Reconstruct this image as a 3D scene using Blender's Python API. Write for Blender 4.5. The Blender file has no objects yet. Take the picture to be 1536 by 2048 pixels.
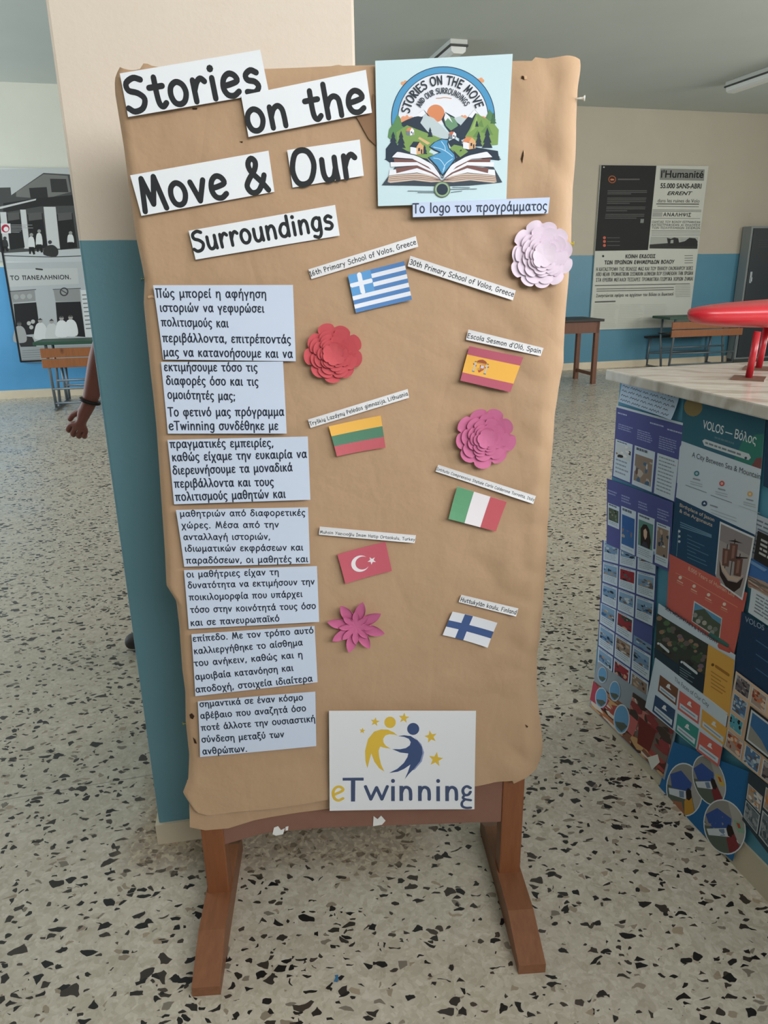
import bpy, math, random, unicodedata
from mathutils import Vector, Matrix, noise
from mathutils.geometry import tessellate_polygon

sc = bpy.context.scene
COL = sc.collection
PI = math.pi

# ------------------------------------------------------------------ camera
CAM_H = 1.42
FPX = 1450.0
_d = Vector((836 - 768, -(5400 - 1024), FPX)).normalized()      # straight down, in camera space (x right, y up, z forward)
_U = -_d
_F = (Vector((0, 0, 1)) - _U * _U.z).normalized()
_R = _U.cross(_F)
_R = Vector((_U.y * _F.z - _U.z * _F.y, _U.z * _F.x - _U.x * _F.z, _U.x * _F.y - _U.y * _F.x))
cam_data = bpy.data.cameras.new('camera')
cam = bpy.data.objects.new('camera', cam_data)
COL.objects.link(cam)
m = Matrix(((_R.x, _R.y, -_R.z, 0), (_F.x, _F.y, -_F.z, 0), (_U.x, _U.y, -_U.z, CAM_H), (0, 0, 0, 1)))
cam.matrix_world = m
cam_data.sensor_fit = 'VERTICAL'
cam_data.sensor_height = 24.0
cam_data.lens = 24.0 * FPX / 2048.0
cam_data.clip_start = 0.05
cam_data.clip_end = 100
sc.camera = cam
sc.view_settings.view_transform = 'Standard'
sc.view_settings.look = 'None'
sc.view_settings.gamma = 1.0
sc.view_settings.use_curve_mapping = False
sc.view_settings.exposure = 0.34
if hasattr(sc, 'cycles'):
    sc.cycles.max_bounces = 7
    sc.cycles.diffuse_bounces = 5
    sc.cycles.glossy_bounces = 3
    sc.cycles.transmission_bounces = 4


def ray(x, y):
    c = Vector((x - 768, 1024 - y, FPX))
    return Vector((c.dot(_R), c.dot(_F), c.dot(_U))) / c.dot(_F)


def on_floor(x, y, z=0.0):
    r = ray(x, y)
    return Vector((0, 0, CAM_H)) + r * ((z - CAM_H) / r.z)


def at_depth(x, y, Y):
    return Vector((0, 0, CAM_H)) + ray(x, y) * Y


# ------------------------------------------------------------------ room frame: s runs along the back wall, t comes from it towards the viewer
WA = math.radians(14.2)
W0 = Vector((-4.715, 8.95, 0))
WS = Vector((math.cos(WA), math.sin(WA), 0))
WT = Vector((math.sin(WA), -math.cos(WA), 0))
CEIL = 3.47


def RM(s, t, z=0.0):
    return W0 + WS * s + WT * t + Vector((0, 0, z))


# ------------------------------------------------------------------ light
world = bpy.data.worlds.new('world')
sc.world = world
world.use_nodes = True
bg = world.node_tree.nodes['Background']
sky = world.node_tree.nodes.new('ShaderNodeTexSky')
sky.sky_type = 'HOSEK_WILKIE'
world.node_tree.links.new(sky.outputs[0], bg.inputs[0])
bg.inputs[1].default_value = 0.6

S_MIN, S_MAX, T_MAX = -3.2, 11.85, 11.75


def daylight(name, s, t, z, w, h, face, energy, color):
    l = bpy.data.lights.new(name, 'AREA')
    l.shape = 'RECTANGLE'
    l.size, l.size_y = w, h
    l.energy = energy
    l.color = color
    o = bpy.data.objects.new(name, l)
    COL.objects.link(o)
    o.location = RM(s, t, z)
    o.rotation_euler = face.to_track_quat('-Z', 'Z').to_euler()
    return o


REAR_W = [(3.35, 1.9), (5.6, 1.9), (7.85, 1.9)]                   # windows high in the wall behind the viewer: centre s, width
for i, (s, w) in enumerate(REAR_W):
    daylight('window_daylight', s, T_MAX - 0.03, 2.72, w, 1.15, (-WT), (64, 66, 56)[i], (0.99, 0.99, 1.0))
SIDE_W = [(5.6, 1.8), (8.0, 1.8), (10.4, 1.8)]                     # windows of the right wall: centre t, width
for t, w in SIDE_W:
    daylight('window_daylight', S_MAX - 0.03, t, 2.25, w, 1.6, (-WS), 115, (1.0, 0.985, 0.96))
LEFT_W = [(1.6, 2.2), (4.6, 2.2)]
for t, w in LEFT_W:
    daylight('window_daylight', S_MIN + 0.03, t, 1.9, w, 1.7, WS, 105, (0.82, 0.92, 1.0))


# ------------------------------------------------------------------ materials
def lin(c):
    return tuple((v / 255 / 12.92 if v / 255 <= 0.04045 else ((v / 255 + 0.055) / 1.055) ** 2.4) for v in c)


_mats = {}


def M(c, rough=0.75, spec=0.25, metal=0.0, name=None):
    key = (tuple(c), rough, spec, metal)
    if key in _mats:
        return _mats[key]
    mt = bpy.data.materials.new(name or 'print_%02x%02x%02x' % tuple(int(v) for v in c))
    mt.use_nodes = True
    b = mt.node_tree.nodes['Principled BSDF']
    b.inputs['Base Color'].default_value = (*lin(c), 1)
    b.inputs['Roughness'].default_value = rough
    b.inputs['Specular IOR Level'].default_value = spec
    b.inputs['Metallic'].default_value = metal
    _mats[key] = mt
    return mt


class NT:
    def __init__(self, name, rough=0.7, spec=0.3):
        self.mat = bpy.data.materials.new(name)
        self.mat.use_nodes = True
        self.t = self.mat.node_tree
        self.b = self.t.nodes['Principled BSDF']
        self.b.inputs['Roughness'].default_value = rough
        self.b.inputs['Specular IOR Level'].default_value = spec
        self.co = self.n('ShaderNodeTexCoord').outputs['Object']

    def n(self, kind, **kw):
        x = self.t.nodes.new(kind)
        for k, v in kw.items():
            setattr(x, k, v)
        return x

    def l(self, a, b):
        self.t.links.new(a, b)

    def noise(self, scale, detail=3, rough=0.55, co=None):
        x = self.n('ShaderNodeTexNoise')
        x.inputs['Scale'].default_value = scale
        x.inputs['Detail'].default_value = detail
        x.inputs['Roughness'].default_value = rough
        self.l(co or self.co, x.inputs['Vector'])
        return x.outputs['Fac']

    def vor(self, scale, feature='F1', co=None, rnd=1.0):
        x = self.n('ShaderNodeTexVoronoi', feature=feature)
        x.inputs['Scale'].default_value = scale
        x.inputs['Randomness'].default_value = rnd
        self.l(co or self.co, x.inputs['Vector'])
        return x

    def ramp(self, fac, stops, interp='LINEAR'):
        x = self.n('ShaderNodeValToRGB')
        x.color_ramp.interpolation = interp
        e = x.color_ramp.elements
        while len(e) < len(stops):
            e.new(0.5)
        for el, (p, c) in zip(e, stops):
            el.position = p
            el.color = (*c, 1) if len(c) == 3 else c
        self.l(fac, x.inputs['Fac'])
        return x.outputs['Color']

    def math(self, op, a, b=None):
        x = self.n('ShaderNodeMath', operation=op)
        for i, v in enumerate((a, b)):
            if v is None:
                continue
            if isinstance(v, (int, float)):
                x.inputs[i].default_value = v
            else:
                self.l(v, x.inputs[i])
        return x.outputs[0]

    def mix(self, fac, a, b, blend='MIX'):
        x = self.n('ShaderNodeMix', data_type='RGBA', blend_type=blend)
        for sock, v in ((x.inputs[0], fac), (x.inputs[6], a), (x.inputs[7], b)):
            if isinstance(v, (int, float)):
                sock.default_value = v
            elif isinstance(v, (tuple, list)):
                sock.default_value = (*v, 1) if len(v) == 3 else v
            else:
                self.l(v, sock)
        return x.outputs[2]

    def sep(self, co=None):
        x = self.n('ShaderNodeSeparateXYZ')
        self.l(co or self.co, x.inputs[0])
        return x.outputs

    def scale(self, v, co=None):
        x = self.n('ShaderNodeMapping')
        x.inputs['Scale'].default_value = v
        self.l(co or self.co, x.inputs['Vector'])
        return x.outputs[0]

    def color(self, c):
        if isinstance(c, (tuple, list)):
            self.b.inputs['Base Color'].default_value = (*c, 1)
        else:
            self.l(c, self.b.inputs['Base Color'])
        return self

    def bump(self, h, strength=0.3, dist=0.002):
        x = self.n('ShaderNodeBump')
        x.inputs['Strength'].default_value = strength
        x.inputs['Distance'].default_value = dist
        self.l(h, x.inputs['Height'])
        self.l(x.outputs[0], self.b.inputs['Normal'])
        return self


def two_tone(name, top, low, z, rough=0.55, ragged=0.004, low_rough=0.4, skirt=None):
    t = NT(name, rough, 0.3)
    zz = t.sep()[2]
    edge = t.math('ADD', zz, t.math('MULTIPLY', t.math('SUBTRACT', t.noise(9, 4), 0.5), ragged * 4))
    fac = t.math('GREATER_THAN', edge, z)
    n1 = t.noise(2.2, 5, 0.6)
    topc = t.mix(n1, [v * 0.93 for v in lin(top)], [min(1, v * 1.06) for v in lin(top)])
    stain = t.ramp(t.noise(5.5, 6, 0.7), [(0.60, (0, 0, 0)), (0.74, (1, 1, 1))])
    topc = t.mix(t.math('MULTIPLY', stain, 0.35), topc, [v * w for v, w in zip(lin(top), (0.93, 0.86, 0.74))])
    lowc = t.mix(n1, [v * 0.92 for v in lin(low)], [v * 1.07 for v in lin(low)])
    t.color(t.mix(fac, lowc, topc))
    rg = t.mix(fac, (low_rough,) * 3, (rough,) * 3)
    t.l(rg, t.b.inputs['Roughness'])
    t.bump(t.noise(60, 4, 0.6), 0.18, 0.003)
    return t.mat


def wood(name, a, b, rough=0.4, axis=(3, 3, 0.35), spec=0.4):
    t = NT(name, rough, spec)
    co = t.scale(axis)
    g = t.noise(14, 8, 0.62, co)
    k = t.ramp(t.vor(2.3, co=t.scale((1.4, 1.4, 0.8))).outputs['Distance'], [(0.02, (1, 1, 1)), (0.09, (0, 0, 0))])
    c = t.mix(g, lin(a), lin(b))
    c = t.mix(t.math('MULTIPLY', k, 0.7), c, [v * 0.3 for v in lin(a)])
    t.color(c).bump(g, 0.15, 0.002)
    return t.mat


# ------------------------------------------------------------------ mesh helpers
class MB:
    def __init__(self):
        self.v, self.f, self.m, self.mats, self.sm = [], [], [], [], []

    def mi(self, mat):
        if mat not in self.mats:
            self.mats.append(mat)
        return self.mats.index(mat)

    def face(self, pts, mat, smooth=False):
        b = len(self.v)
        self.v.extend(Vector(p) for p in pts)
        self.f.append(tuple(range(b, b + len(pts))))
        self.m.append(self.mi(mat))
        self.sm.append(smooth)

    def mesh(self, vs, fs, mat, smooth=False):
        b = len(self.v)
        self.v.extend(Vector(p) for p in vs)
        k = self.mi(mat)
        for f in fs:
            self.f.append(tuple(i + b for i in f))
            self.m.append(k)
            self.sm.append(smooth)

    def box(self, lo, hi, mat, T=None, bev=0.0):
        x0, y0, z0 = lo
        x1, y1, z1 = hi
        if bev <= 0:
            vs = [(x, y, z) for z in (z0, z1) for y in (y0, y1) for x in (x0, x1)]
            fs = [(0, 2, 3, 1), (4, 5, 7, 6), (0, 1, 5, 4), (2, 6, 7, 3), (0, 4, 6, 2), (1, 3, 7, 5)]
        else:
            vs, fs = bevel_box(lo, hi, bev)
        if T:
            vs = [T @ Vector(v) for v in vs]
        self.mesh(vs, fs, mat)

    def tube(self, pts, r, mat, n=10, caps=True, smooth=True):
        pts = [Vector(p) for p in pts]
        rs = r if isinstance(r, (list, tuple)) else [r] * len(pts)
        vs, fs = [], []
        ref = Vector((0.13, 0.27, 0.95))
        for i, p in enumerate(pts):
            a = pts[max(0, i - 1)]
            c = pts[min(len(pts) - 1, i + 1)]
            d = (c - a).normalized()
            e = d.cross(ref)
            if e.length < 0.05:
                e = d.cross(Vector((1, 0, 0)))
            e.normalize()
            g = d.cross(e)
            for k in range(n):
                w = 2 * PI * k / n
                vs.append(p + (e * math.cos(w) + g * math.sin(w)) * rs[i])
        for i in range(len(pts) - 1):
            for k in range(n):
                k2 = (k + 1) % n
                fs.append((i * n + k, i * n + k2, (i + 1) * n + k2, (i + 1) * n + k))
        self.mesh(vs, fs, mat, smooth)
        if caps:
            b = len(self.v) - len(vs)
            for ring in (list(range(n))[::-1], [(len(pts) - 1) * n + k for k in range(n)]):
                self.f.append(tuple(b + i for i in ring))
                self.m.append(self.mi(mat))
                self.sm.append(False)

    def prism(self, poly, d, mat):
        """closed polygon of 3-D points extruded along vector d"""
        n = len(poly)
        a = [Vector(p) for p in poly]
        b = [p + d for p in a]
        fs = [tuple(range(n))[::-1], tuple(range(n, 2 * n))] + [(i, (i + 1) % n, n + (i + 1) % n, n + i) for i in range(n)]
        self.mesh(a + b, fs, mat)

    def build(self, name, parent=None, recalc=True):
        me = bpy.data.meshes.new(name)
        me.from_pydata([tuple(v) for v in self.v], [], self.f)
        for mt in self.mats:
            me.materials.append(mt)
        me.polygons.foreach_set('material_index', self.m)
        me.polygons.foreach_set('use_smooth', self.sm)
        me.update()
        if recalc:
            import bmesh
            bm = bmesh.new()
            bm.from_mesh(me)
            bmesh.ops.recalc_face_normals(bm, faces=bm.faces)
            bm.to_mesh(me)
            bm.free()
        o = bpy.data.objects.new(name, me)
        COL.objects.link(o)
        if parent is not None:
            o.parent = parent
            o.matrix_parent_inverse = parent.matrix_basis.inverted()
        return o


def bevel_box(lo, hi, r):
    import bmesh
    bm = bmesh.new()
    bmesh.ops.create_cube(bm, size=1)
    for v in bm.verts:
        v.co = Vector([lo[i] + (v.co[i] + 0.5) * (hi[i] - lo[i]) for i in range(3)])
    bmesh.ops.bevel(bm, geom=bm.edges[:], offset=r, segments=2, affect='EDGES', profile=0.6)
    bm.verts.index_update()
    vs = [v.co.copy() for v in bm.verts]
    fs = [tuple(v.index for v in f.verts) for f in bm.faces]
    bm.free()
    return vs, fs


def tag(o, label, cat, group=None):
    o['label'] = label
    o['category'] = cat
    if group:
        o['group'] = group
    return o


def thing(name, label, cat, loc, rz=0.0, group=None):
    o = bpy.data.objects.new(name, None)
    o.empty_display_size = 0.1
    COL.objects.link(o)
    o.location = loc
    o.rotation_euler = (0, 0, rz)
    bpy.context.view_layer.update()
    o.matrix_basis = Matrix.Translation(Vector(loc)) @ Matrix.Rotation(rz, 4, 'Z')
    return tag(o, label, cat, group)


def structure(o):
    o['kind'] = 'structure'
    return o


def bez(pts, n=6, closed=False):
    """Catmull-Rom through 2-D points"""
    P = [Vector(p) for p in pts]
    if len(P) < 3 and not closed:
        return P
    out = []
    N = len(P)
    rng = range(N) if closed else range(N - 1)
    for i in rng:
        if closed:
            p0, p1, p2, p3 = P[(i - 1) % N], P[i], P[(i + 1) % N], P[(i + 2) % N]
        else:
            p1, p2 = P[i], P[i + 1]
            p0 = P[i - 1] if i > 0 else p1 * 2 - p2
            p3 = P[i + 2] if i + 2 < N else p2 * 2 - p1
        for k in range(n):
            t = k / n
            out.append(0.5 * ((2 * p1) + (p2 - p0) * t + (2 * p0 - 5 * p1 + 4 * p2 - p3) * t * t + (3 * p1 - p0 - 3 * p2 + p3) * t ** 3))
    if not closed:
        out.append(P[-1])
    return out


# ------------------------------------------------------------------ rounded hand lettering (strokes on a 100-unit cap height)
G = {
    'a': (66, 's 53,60 38,69 18,60 8,34 18,8 32,2 46,14 53,40', 's 54,66 53,36 55,14 61,2'),
    'b': (72, 'p 12,102 12,4', 's 12,40 24,60 42,66 60,50 62,28 50,8 32,2 12,12'),
    'c': (60, 's 52,58 38,68 20,60 9,34 16,10 34,2 52,12'),
    'd': (72, 'p 59,102 59,2', 's 59,50 44,66 24,62 10,36 16,10 34,2 50,12 59,30'),
    'e': (66, 's 12,35 36,38 57,45 50,62 32,69 14,56 8,30 18,8 38,2 57,12'),
    'f': (56, 's 52,94 42,102 29,92 25,60 25,2', 'p 6,60 46,62'),
    'g': (66, 's 54,58 40,69 20,62 9,36 18,12 34,6 48,18 54,44', 's 55,66 55,20 52,-14 36,-30 12,-22'),
    'h': (70, 'p 12,104 12,2', 's 12,34 24,56 40,64 54,54 57,30 57,2'),
    'i': (30, 'p 14,64 14,2', 'd 14,92'),
    'j': (40, 's 26,64 26,10 22,-20 4,-26', 'd 26,92'),
    'k': (64, 'p 12,102 12,2', 'p 50,60 14,28', 'p 24,38 54,2'),
    'l': (28, 'p 13,102 13,2'),
    'm': (96, 'p 12,66 12,2', 's 12,40 22,60 34,66 44,54 46,30 46,2', 's 46,36 56,58 70,66 80,54 82,30 83,2'),
    'n': (68, 'p 12,66 12,2', 's 12,36 24,58 40,66 52,54 55,30 55,2'),
    'o': (68, 'c 33,69 14,58 8,34 16,10 33,2 50,10 59,34 52,58'),
    'p': (70, 'p 12,64 12,-32', 's 12,40 26,62 42,66 58,52 60,30 48,8 30,2 12,14'),
    'r': (54, 'p 12,66 12,2', 's 12,34 24,58 38,68 50,58'),
    's': (60, 's 50,60 32,69 14,58 18,42 40,34 50,18 36,3 10,7'),
    't': (54, 's 26,92 25,40 28,12 38,3 50,12', 'p 4,64 48,64'),
    'u': (68, 's 11,64 11,26 18,6 32,2 46,12 54,34', 's 55,66 55,30 58,2'),
    'v': (62, 'p 8,64 30,4 54,64'),
    'w': (88, 'p 8,64 24,4 43,58 62,4 80,64'),
    'x': (62, 'p 8,64 52,2', 'p 52,64 8,2'),
    'y': (64, 'p 8,64 31,18', 'p 54,66 16,-30'),
    'z': (62, 'p 8,62 52,62 8,4 54,4'),
    'A': (80, 'p 6,0 38,100 68,0', 'p 16,34 58,34'),
    'B': (68, 'p 12,100 12,0', 's 12,98 42,94 50,76 38,58 12,54', 's 12,54 48,48 56,26 42,4 12,2'),
    'C': (74, 's 64,84 46,100 22,88 8,48 18,12 40,0 64,14'),
    'D': (80, 'p 12,98 12,2', 's 12,98 50,84 68,50 50,14 12,2'),
    'E': (68, 'p 58,98 12,98 12,2 58,2', 'p 12,52 52,54'),
    'F': (66, 'p 60,98 12,98 12,0', 'p 12,54 50,54'),
    'G': (84, 's 64,86 46,100 22,88 8,46 20,10 44,2 68,20 72,44', 'p 44,46 76,44'),
    'H': (84, 'p 12,100 12,0', 'p 68,100 68,0', 'p 12,52 68,52'),
    'I': (52, 'p 6,98 46,98', 'p 26,98 26,2', 'p 6,2 46,2'),
    'J': (52, 's 40,100 40,30 34,4 16,2 4,18'),
    'L': (64, 'p 12,100 12,2 56,2'),
    'M': (98, 'p 10,0 24,98 46,18 68,98 88,0'),
    'N': (88, 'p 12,0 12,100 70,0 70,100'),
    'O': (94, 'c 46,100 22,88 8,46 18,10 42,0 68,12 84,54 72,90'),
    'P': (66, 'p 12,100 12,0', 's 12,98 40,96 56,76 44,54 12,48'),
    'R': (72, 'p 12,100 12,0', 's 12,98 44,94 56,74 42,56 12,48', 'p 22,48 62,0'),
    'S': (74, 's 64,92 42,100 16,88 18,66 46,54 64,34 52,8 24,1 5,14'),
    'T': (74, 'p 4,98 70,98', 'p 37,98 37,0'),
    'U': (82, 's 11,100 11,36 22,6 40,0 58,8 69,40 69,100'),
    'V': (74, 'p 6,100 34,2 66,100'),
    'Y': (72, 'p 6,100 34,52', 'p 64,100 20,0'),
    '&': (90, 's 82,2 62,30 32,66 28,90 42,103 54,90 46,68 20,42 9,22 22,2 46,4 66,28 76,48'),
    '0': (66, 'c 32,100 12,80 8,48 14,14 32,2 50,14 57,50 50,84'),
    '1': (48, 'p 10,80 26,98 26,0', 'p 10,0 42,0'),
    '3': (64, 's 8,90 30,100 50,84 42,60 26,54', 's 26,54 50,48 54,24 36,2 8,10'),
    '6': (64, 's 48,98 24,76 8,36 16,8 34,2 52,14 52,38 34,50 10,34'),
    '8': (64, 'c 32,100 14,88 18,66 32,54 50,36 50,12 32,2 14,12 14,36 32,54 48,68 48,90'),
    ',': (28, 'p 15,8 8,-12'), '.': (28, 'd 13,4'), "'": (24, 'p 12,100 10,80'), ';': (30, 'd 14,56', 'p 15,8 9,-12'),
    '-': (50, 'p 8,40 42,40'), '\u2014': (90, 'p 8,42 80,42'),
    'α': (70, 's 57,66 51,28 34,3 16,8 8,34 18,60 34,68 48,52 55,20 64,3'),
    'β': (68, 's 12,-30 12,60 20,94 36,102 50,86 42,62 24,56', 's 24,56 52,52 58,26 42,3 24,4 12,14'),
    'γ': (62, 'p 6,64 30,14', 'p 54,66 30,12', 'p 30,12 28,-28'),
    'δ': (66, 's 56,92 36,101 20,94 22,82 44,62 57,36 47,8 30,2 12,12 8,34 18,56 36,62'),
    'ε': (54, 's 46,58 30,68 12,58 18,40 34,37', 's 34,37 14,36 8,18 22,2 46,8'),
    'ζ': (54, 'p 10,100 46,100', 's 46,100 20,70 8,36 18,10 40,4 46,-12 34,-26'),
    'η': (66, 'p 12,66 12,2', 's 12,38 26,60 42,66 54,52 55,20 55,-30'),
    'θ': (66, 'c 32,102 14,84 8,52 14,18 32,2 50,18 57,52 50,84', 'p 10,52 56,52'),
    'ι': (30, 's 12,66 12,16 18,2 24,4'),
    'κ': (60, 'p 12,66 12,2', 'p 48,64 14,32', 'p 24,40 52,2'),
    'λ': (62, 's 10,100 22,94 34,56 54,2', 'p 30,56 6,2'),
    'μ': (70, 'p 12,64 12,-30', 's 12,26 20,6 34,2 48,14 54,34', 's 55,66 55,20 62,2'),
    'ν': (60, 'p 8,64 28,4 52,64'),
    'ξ': (54, 'p 8,100 46,100', 's 44,98 16,90 14,70 38,60', 's 38,60 10,50 8,24 24,6 42,2 46,-14 32,-26'),
    'ο': (68, 'c 33,69 14,58 8,34 16,10 33,2 50,10 59,34 52,58'),
    'π': (76, 'p 4,64 70,64', 'p 22,64 18,2', 's 50,64 50,20 56,4 64,4'),
    'ρ': (68, 's 12,-32 12,34 20,60 38,68 56,52 58,28 46,6 30,2 14,12'),
    'σ': (70, 'p 34,66 68,65', 'c 34,68 14,56 8,32 18,8 34,2 50,12 57,34 50,56'),
    'ς': (56, 's 48,60 32,68 14,56 8,30 20,10 40,2 44,-14 30,-26'),
    'τ': (58, 'p 4,64 54,64', 's 28,64 28,16 34,3 44,6'),
    'υ': (62, 's 10,66 12,20 28,2 46,16 52,42 46,66'),
    'φ': (82, 's 28,66 10,50 10,22 28,4 50,4 68,20 70,48 58,66 44,58 40,30 40,-30'),
    'χ': (62, 'p 8,66 52,-30', 'p 54,66 6,-30'),
    'ω': (86, 's 18,66 8,36 18,6 32,4 42,24 42,44', 's 42,24 52,4 68,6 76,36 66,66'),
    'Π': (80, 'p 4,98 76,98', 'p 18,98 18,0', 'p 60,98 60,0'),
    'ı': (30, 'p 14,64 14,2'),
}
G.update({
    'Γ': (64, 'p 12,0 12,98 58,98'), 'Δ': (82, 'p 6,2 38,100 70,2 6,2'), 'Ζ': (66, 'p 8,98 58,98 8,2 60,2'), 'Κ': (72, 'p 12,100 12,0', 'p 60,100 14,46', 'p 28,58 64,0'),
    'Λ': (76, 'p 6,0 36,100 66,0'), 'Ξ': (68, 'p 8,98 58,98', 'p 14,52 52,52', 'p 8,2 58,2'), 'Σ': (68, 'p 58,98 10,98 38,52 8,2 60,2'), 'Φ': (86, 'p 42,104 42,-4', 'c 42,80 16,70 8,50 16,30 42,20 66,30 76,50 66,70'),
    'Χ': (72, 'p 8,100 62,0', 'p 62,100 8,0'), 'Ψ': (86, 'p 42,100 42,0', 's 8,96 12,50 42,36 72,50 76,96'), 'Ω': (88, 's 8,2 30,4 10,44 18,84 44,100 70,84 78,44 56,4 80,2'),
    'Ι': (28, 'p 13,100 13,0'), 'Θ': (92, 'c 46,100 22,88 8,46 18,10 42,0 68,12 84,54 72,90', 'p 30,50 62,50')})
for g_, l_ in zip('ΑΕΗΝΟΡΥ', 'AEHNOPY'):
    G[g_] = G[l_]
G['Μ'] = G['M']
G['Τ'] = G['T']
G['Β'] = G['B']


def glyph(ch):
    """advance and list of strokes (list of 2-D points, closed?) of one character"""
    base = unicodedata.normalize('NFD', ch)
    adv, *st = G[base[0]]
    if len(base) > 1 and base[0] == 'i':
        st = st[:1]
    out = []
    for s in st:
        kind, *pp = s.split(' ')
        pts = [tuple(float(v) for v in q.split(',')) for q in pp]
        if kind == 's':
            out.append((bez(pts, 4), False))
        elif kind == 'c':
            out.append((bez(pts, 4, True), True))
        elif kind == 'd':
            out.append(([Vector(pts[0]), Vector((pts[0][0] + 0.5, pts[0][1]))], 'dot'))
        else:
            for a, b in zip(pts, pts[1:]):
                out.append(([Vector(a), Vector(b)], False))
    c = adv / 2 - 2
    hi = 84 if base[0].islower() else 106
    for k in base[1:]:
        if k == '\u0301':
            out.append(([Vector((c + 7, hi + 18)), Vector((c, hi))], False))
        elif k == '\u0308':
            for dx in (-11, 11):
                out.append(([Vector((c + dx, hi + 4)), Vector((c + dx + 0.5, hi + 4))], 'dot'))
        elif k == '\u030c':
            out.append(([Vector((c - 13, hi + 16)), Vector((c, hi + 2))], False))
            out.append(([Vector((c, hi + 2)), Vector((c + 13, hi + 16))], False))
        elif k == '\u0306':
            out.append((bez([(c - 14, hi + 14), (c, hi + 2), (c + 14, hi + 14)], 4), False))
        elif k == '\u0307':
            out.append(([Vector((c, hi + 8)), Vector((c + 0.5, hi + 8))], 'dot'))
        elif k == '\u0328':
            out.append((bez([(c + 18, 2), (c + 10, -14), (c + 20, -22)], 4), False))
    return adv, out


def ribbon(pts, w, closed=False, n=6):
    """polygons (quads and round caps) covering a stroke of width w"""
    h = w / 2
    P = pts
    N = len(P)
    L, R_ = [], []
    for i in range(N):
        a = P[(i - 1) % N] if (closed or i > 0) else P[i]
        c = P[(i + 1) % N] if (closed or i < N - 1) else P[i]
        d = (c - a)
        d = d.normalized() if d.length > 1e-9 else Vector((1, 0))
        nrm = Vector((-d.y, d.x))
        L.append(P[i] + nrm * h)
        R_.append(P[i] - nrm * h)
    polys = []
    rng = range(N) if closed else range(N - 1)
    for i in rng:
        j = (i + 1) % N
        polys.append([R_[i], R_[j], L[j], L[i]])
    if not closed:
        for p, q in ((P[0], P[1]), (P[-1], P[-2])):
            d = (p - q).normalized()
            a0 = math.atan2(d.y, d.x)
            polys.append([p + Vector((math.cos(a0 + PI / 2 - PI * k / n), math.sin(a0 + PI / 2 - PI * k / n))) * h for k in range(n + 1)])
    return polys


# ------------------------------------------------------------------ flat frames: board, counter side, back wall
class Frame:
    def __init__(self, o, u, n):
        self.o, self.u, self.n = Vector(o), Vector(u).normalized(), Vector(n).normalized()

    def px(self, x, y, lift=0.0):
        r = ray(x, y)
        c = Vector((0, 0, CAM_H))
        p0 = self.o + self.n * lift
        t = (p0 - c).dot(self.n) / r.dot(self.n)
        p = c + r * t
        return Vector(((p - self.o).dot(self.u), p.z))

    def pt(self, a, b, l=0.0):
        return self.o + self.u * a + self.n * l + Vector((0, 0, b))


class Crop:
    """reading positions off an enlarged detail of the photograph"""
    def __init__(self, x, y, k):
        self.x, self.y, self.k = x, y, k

    def __call__(self, p):
        return (self.x + p[0] / self.k, self.y + p[1] / self.k)


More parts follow.
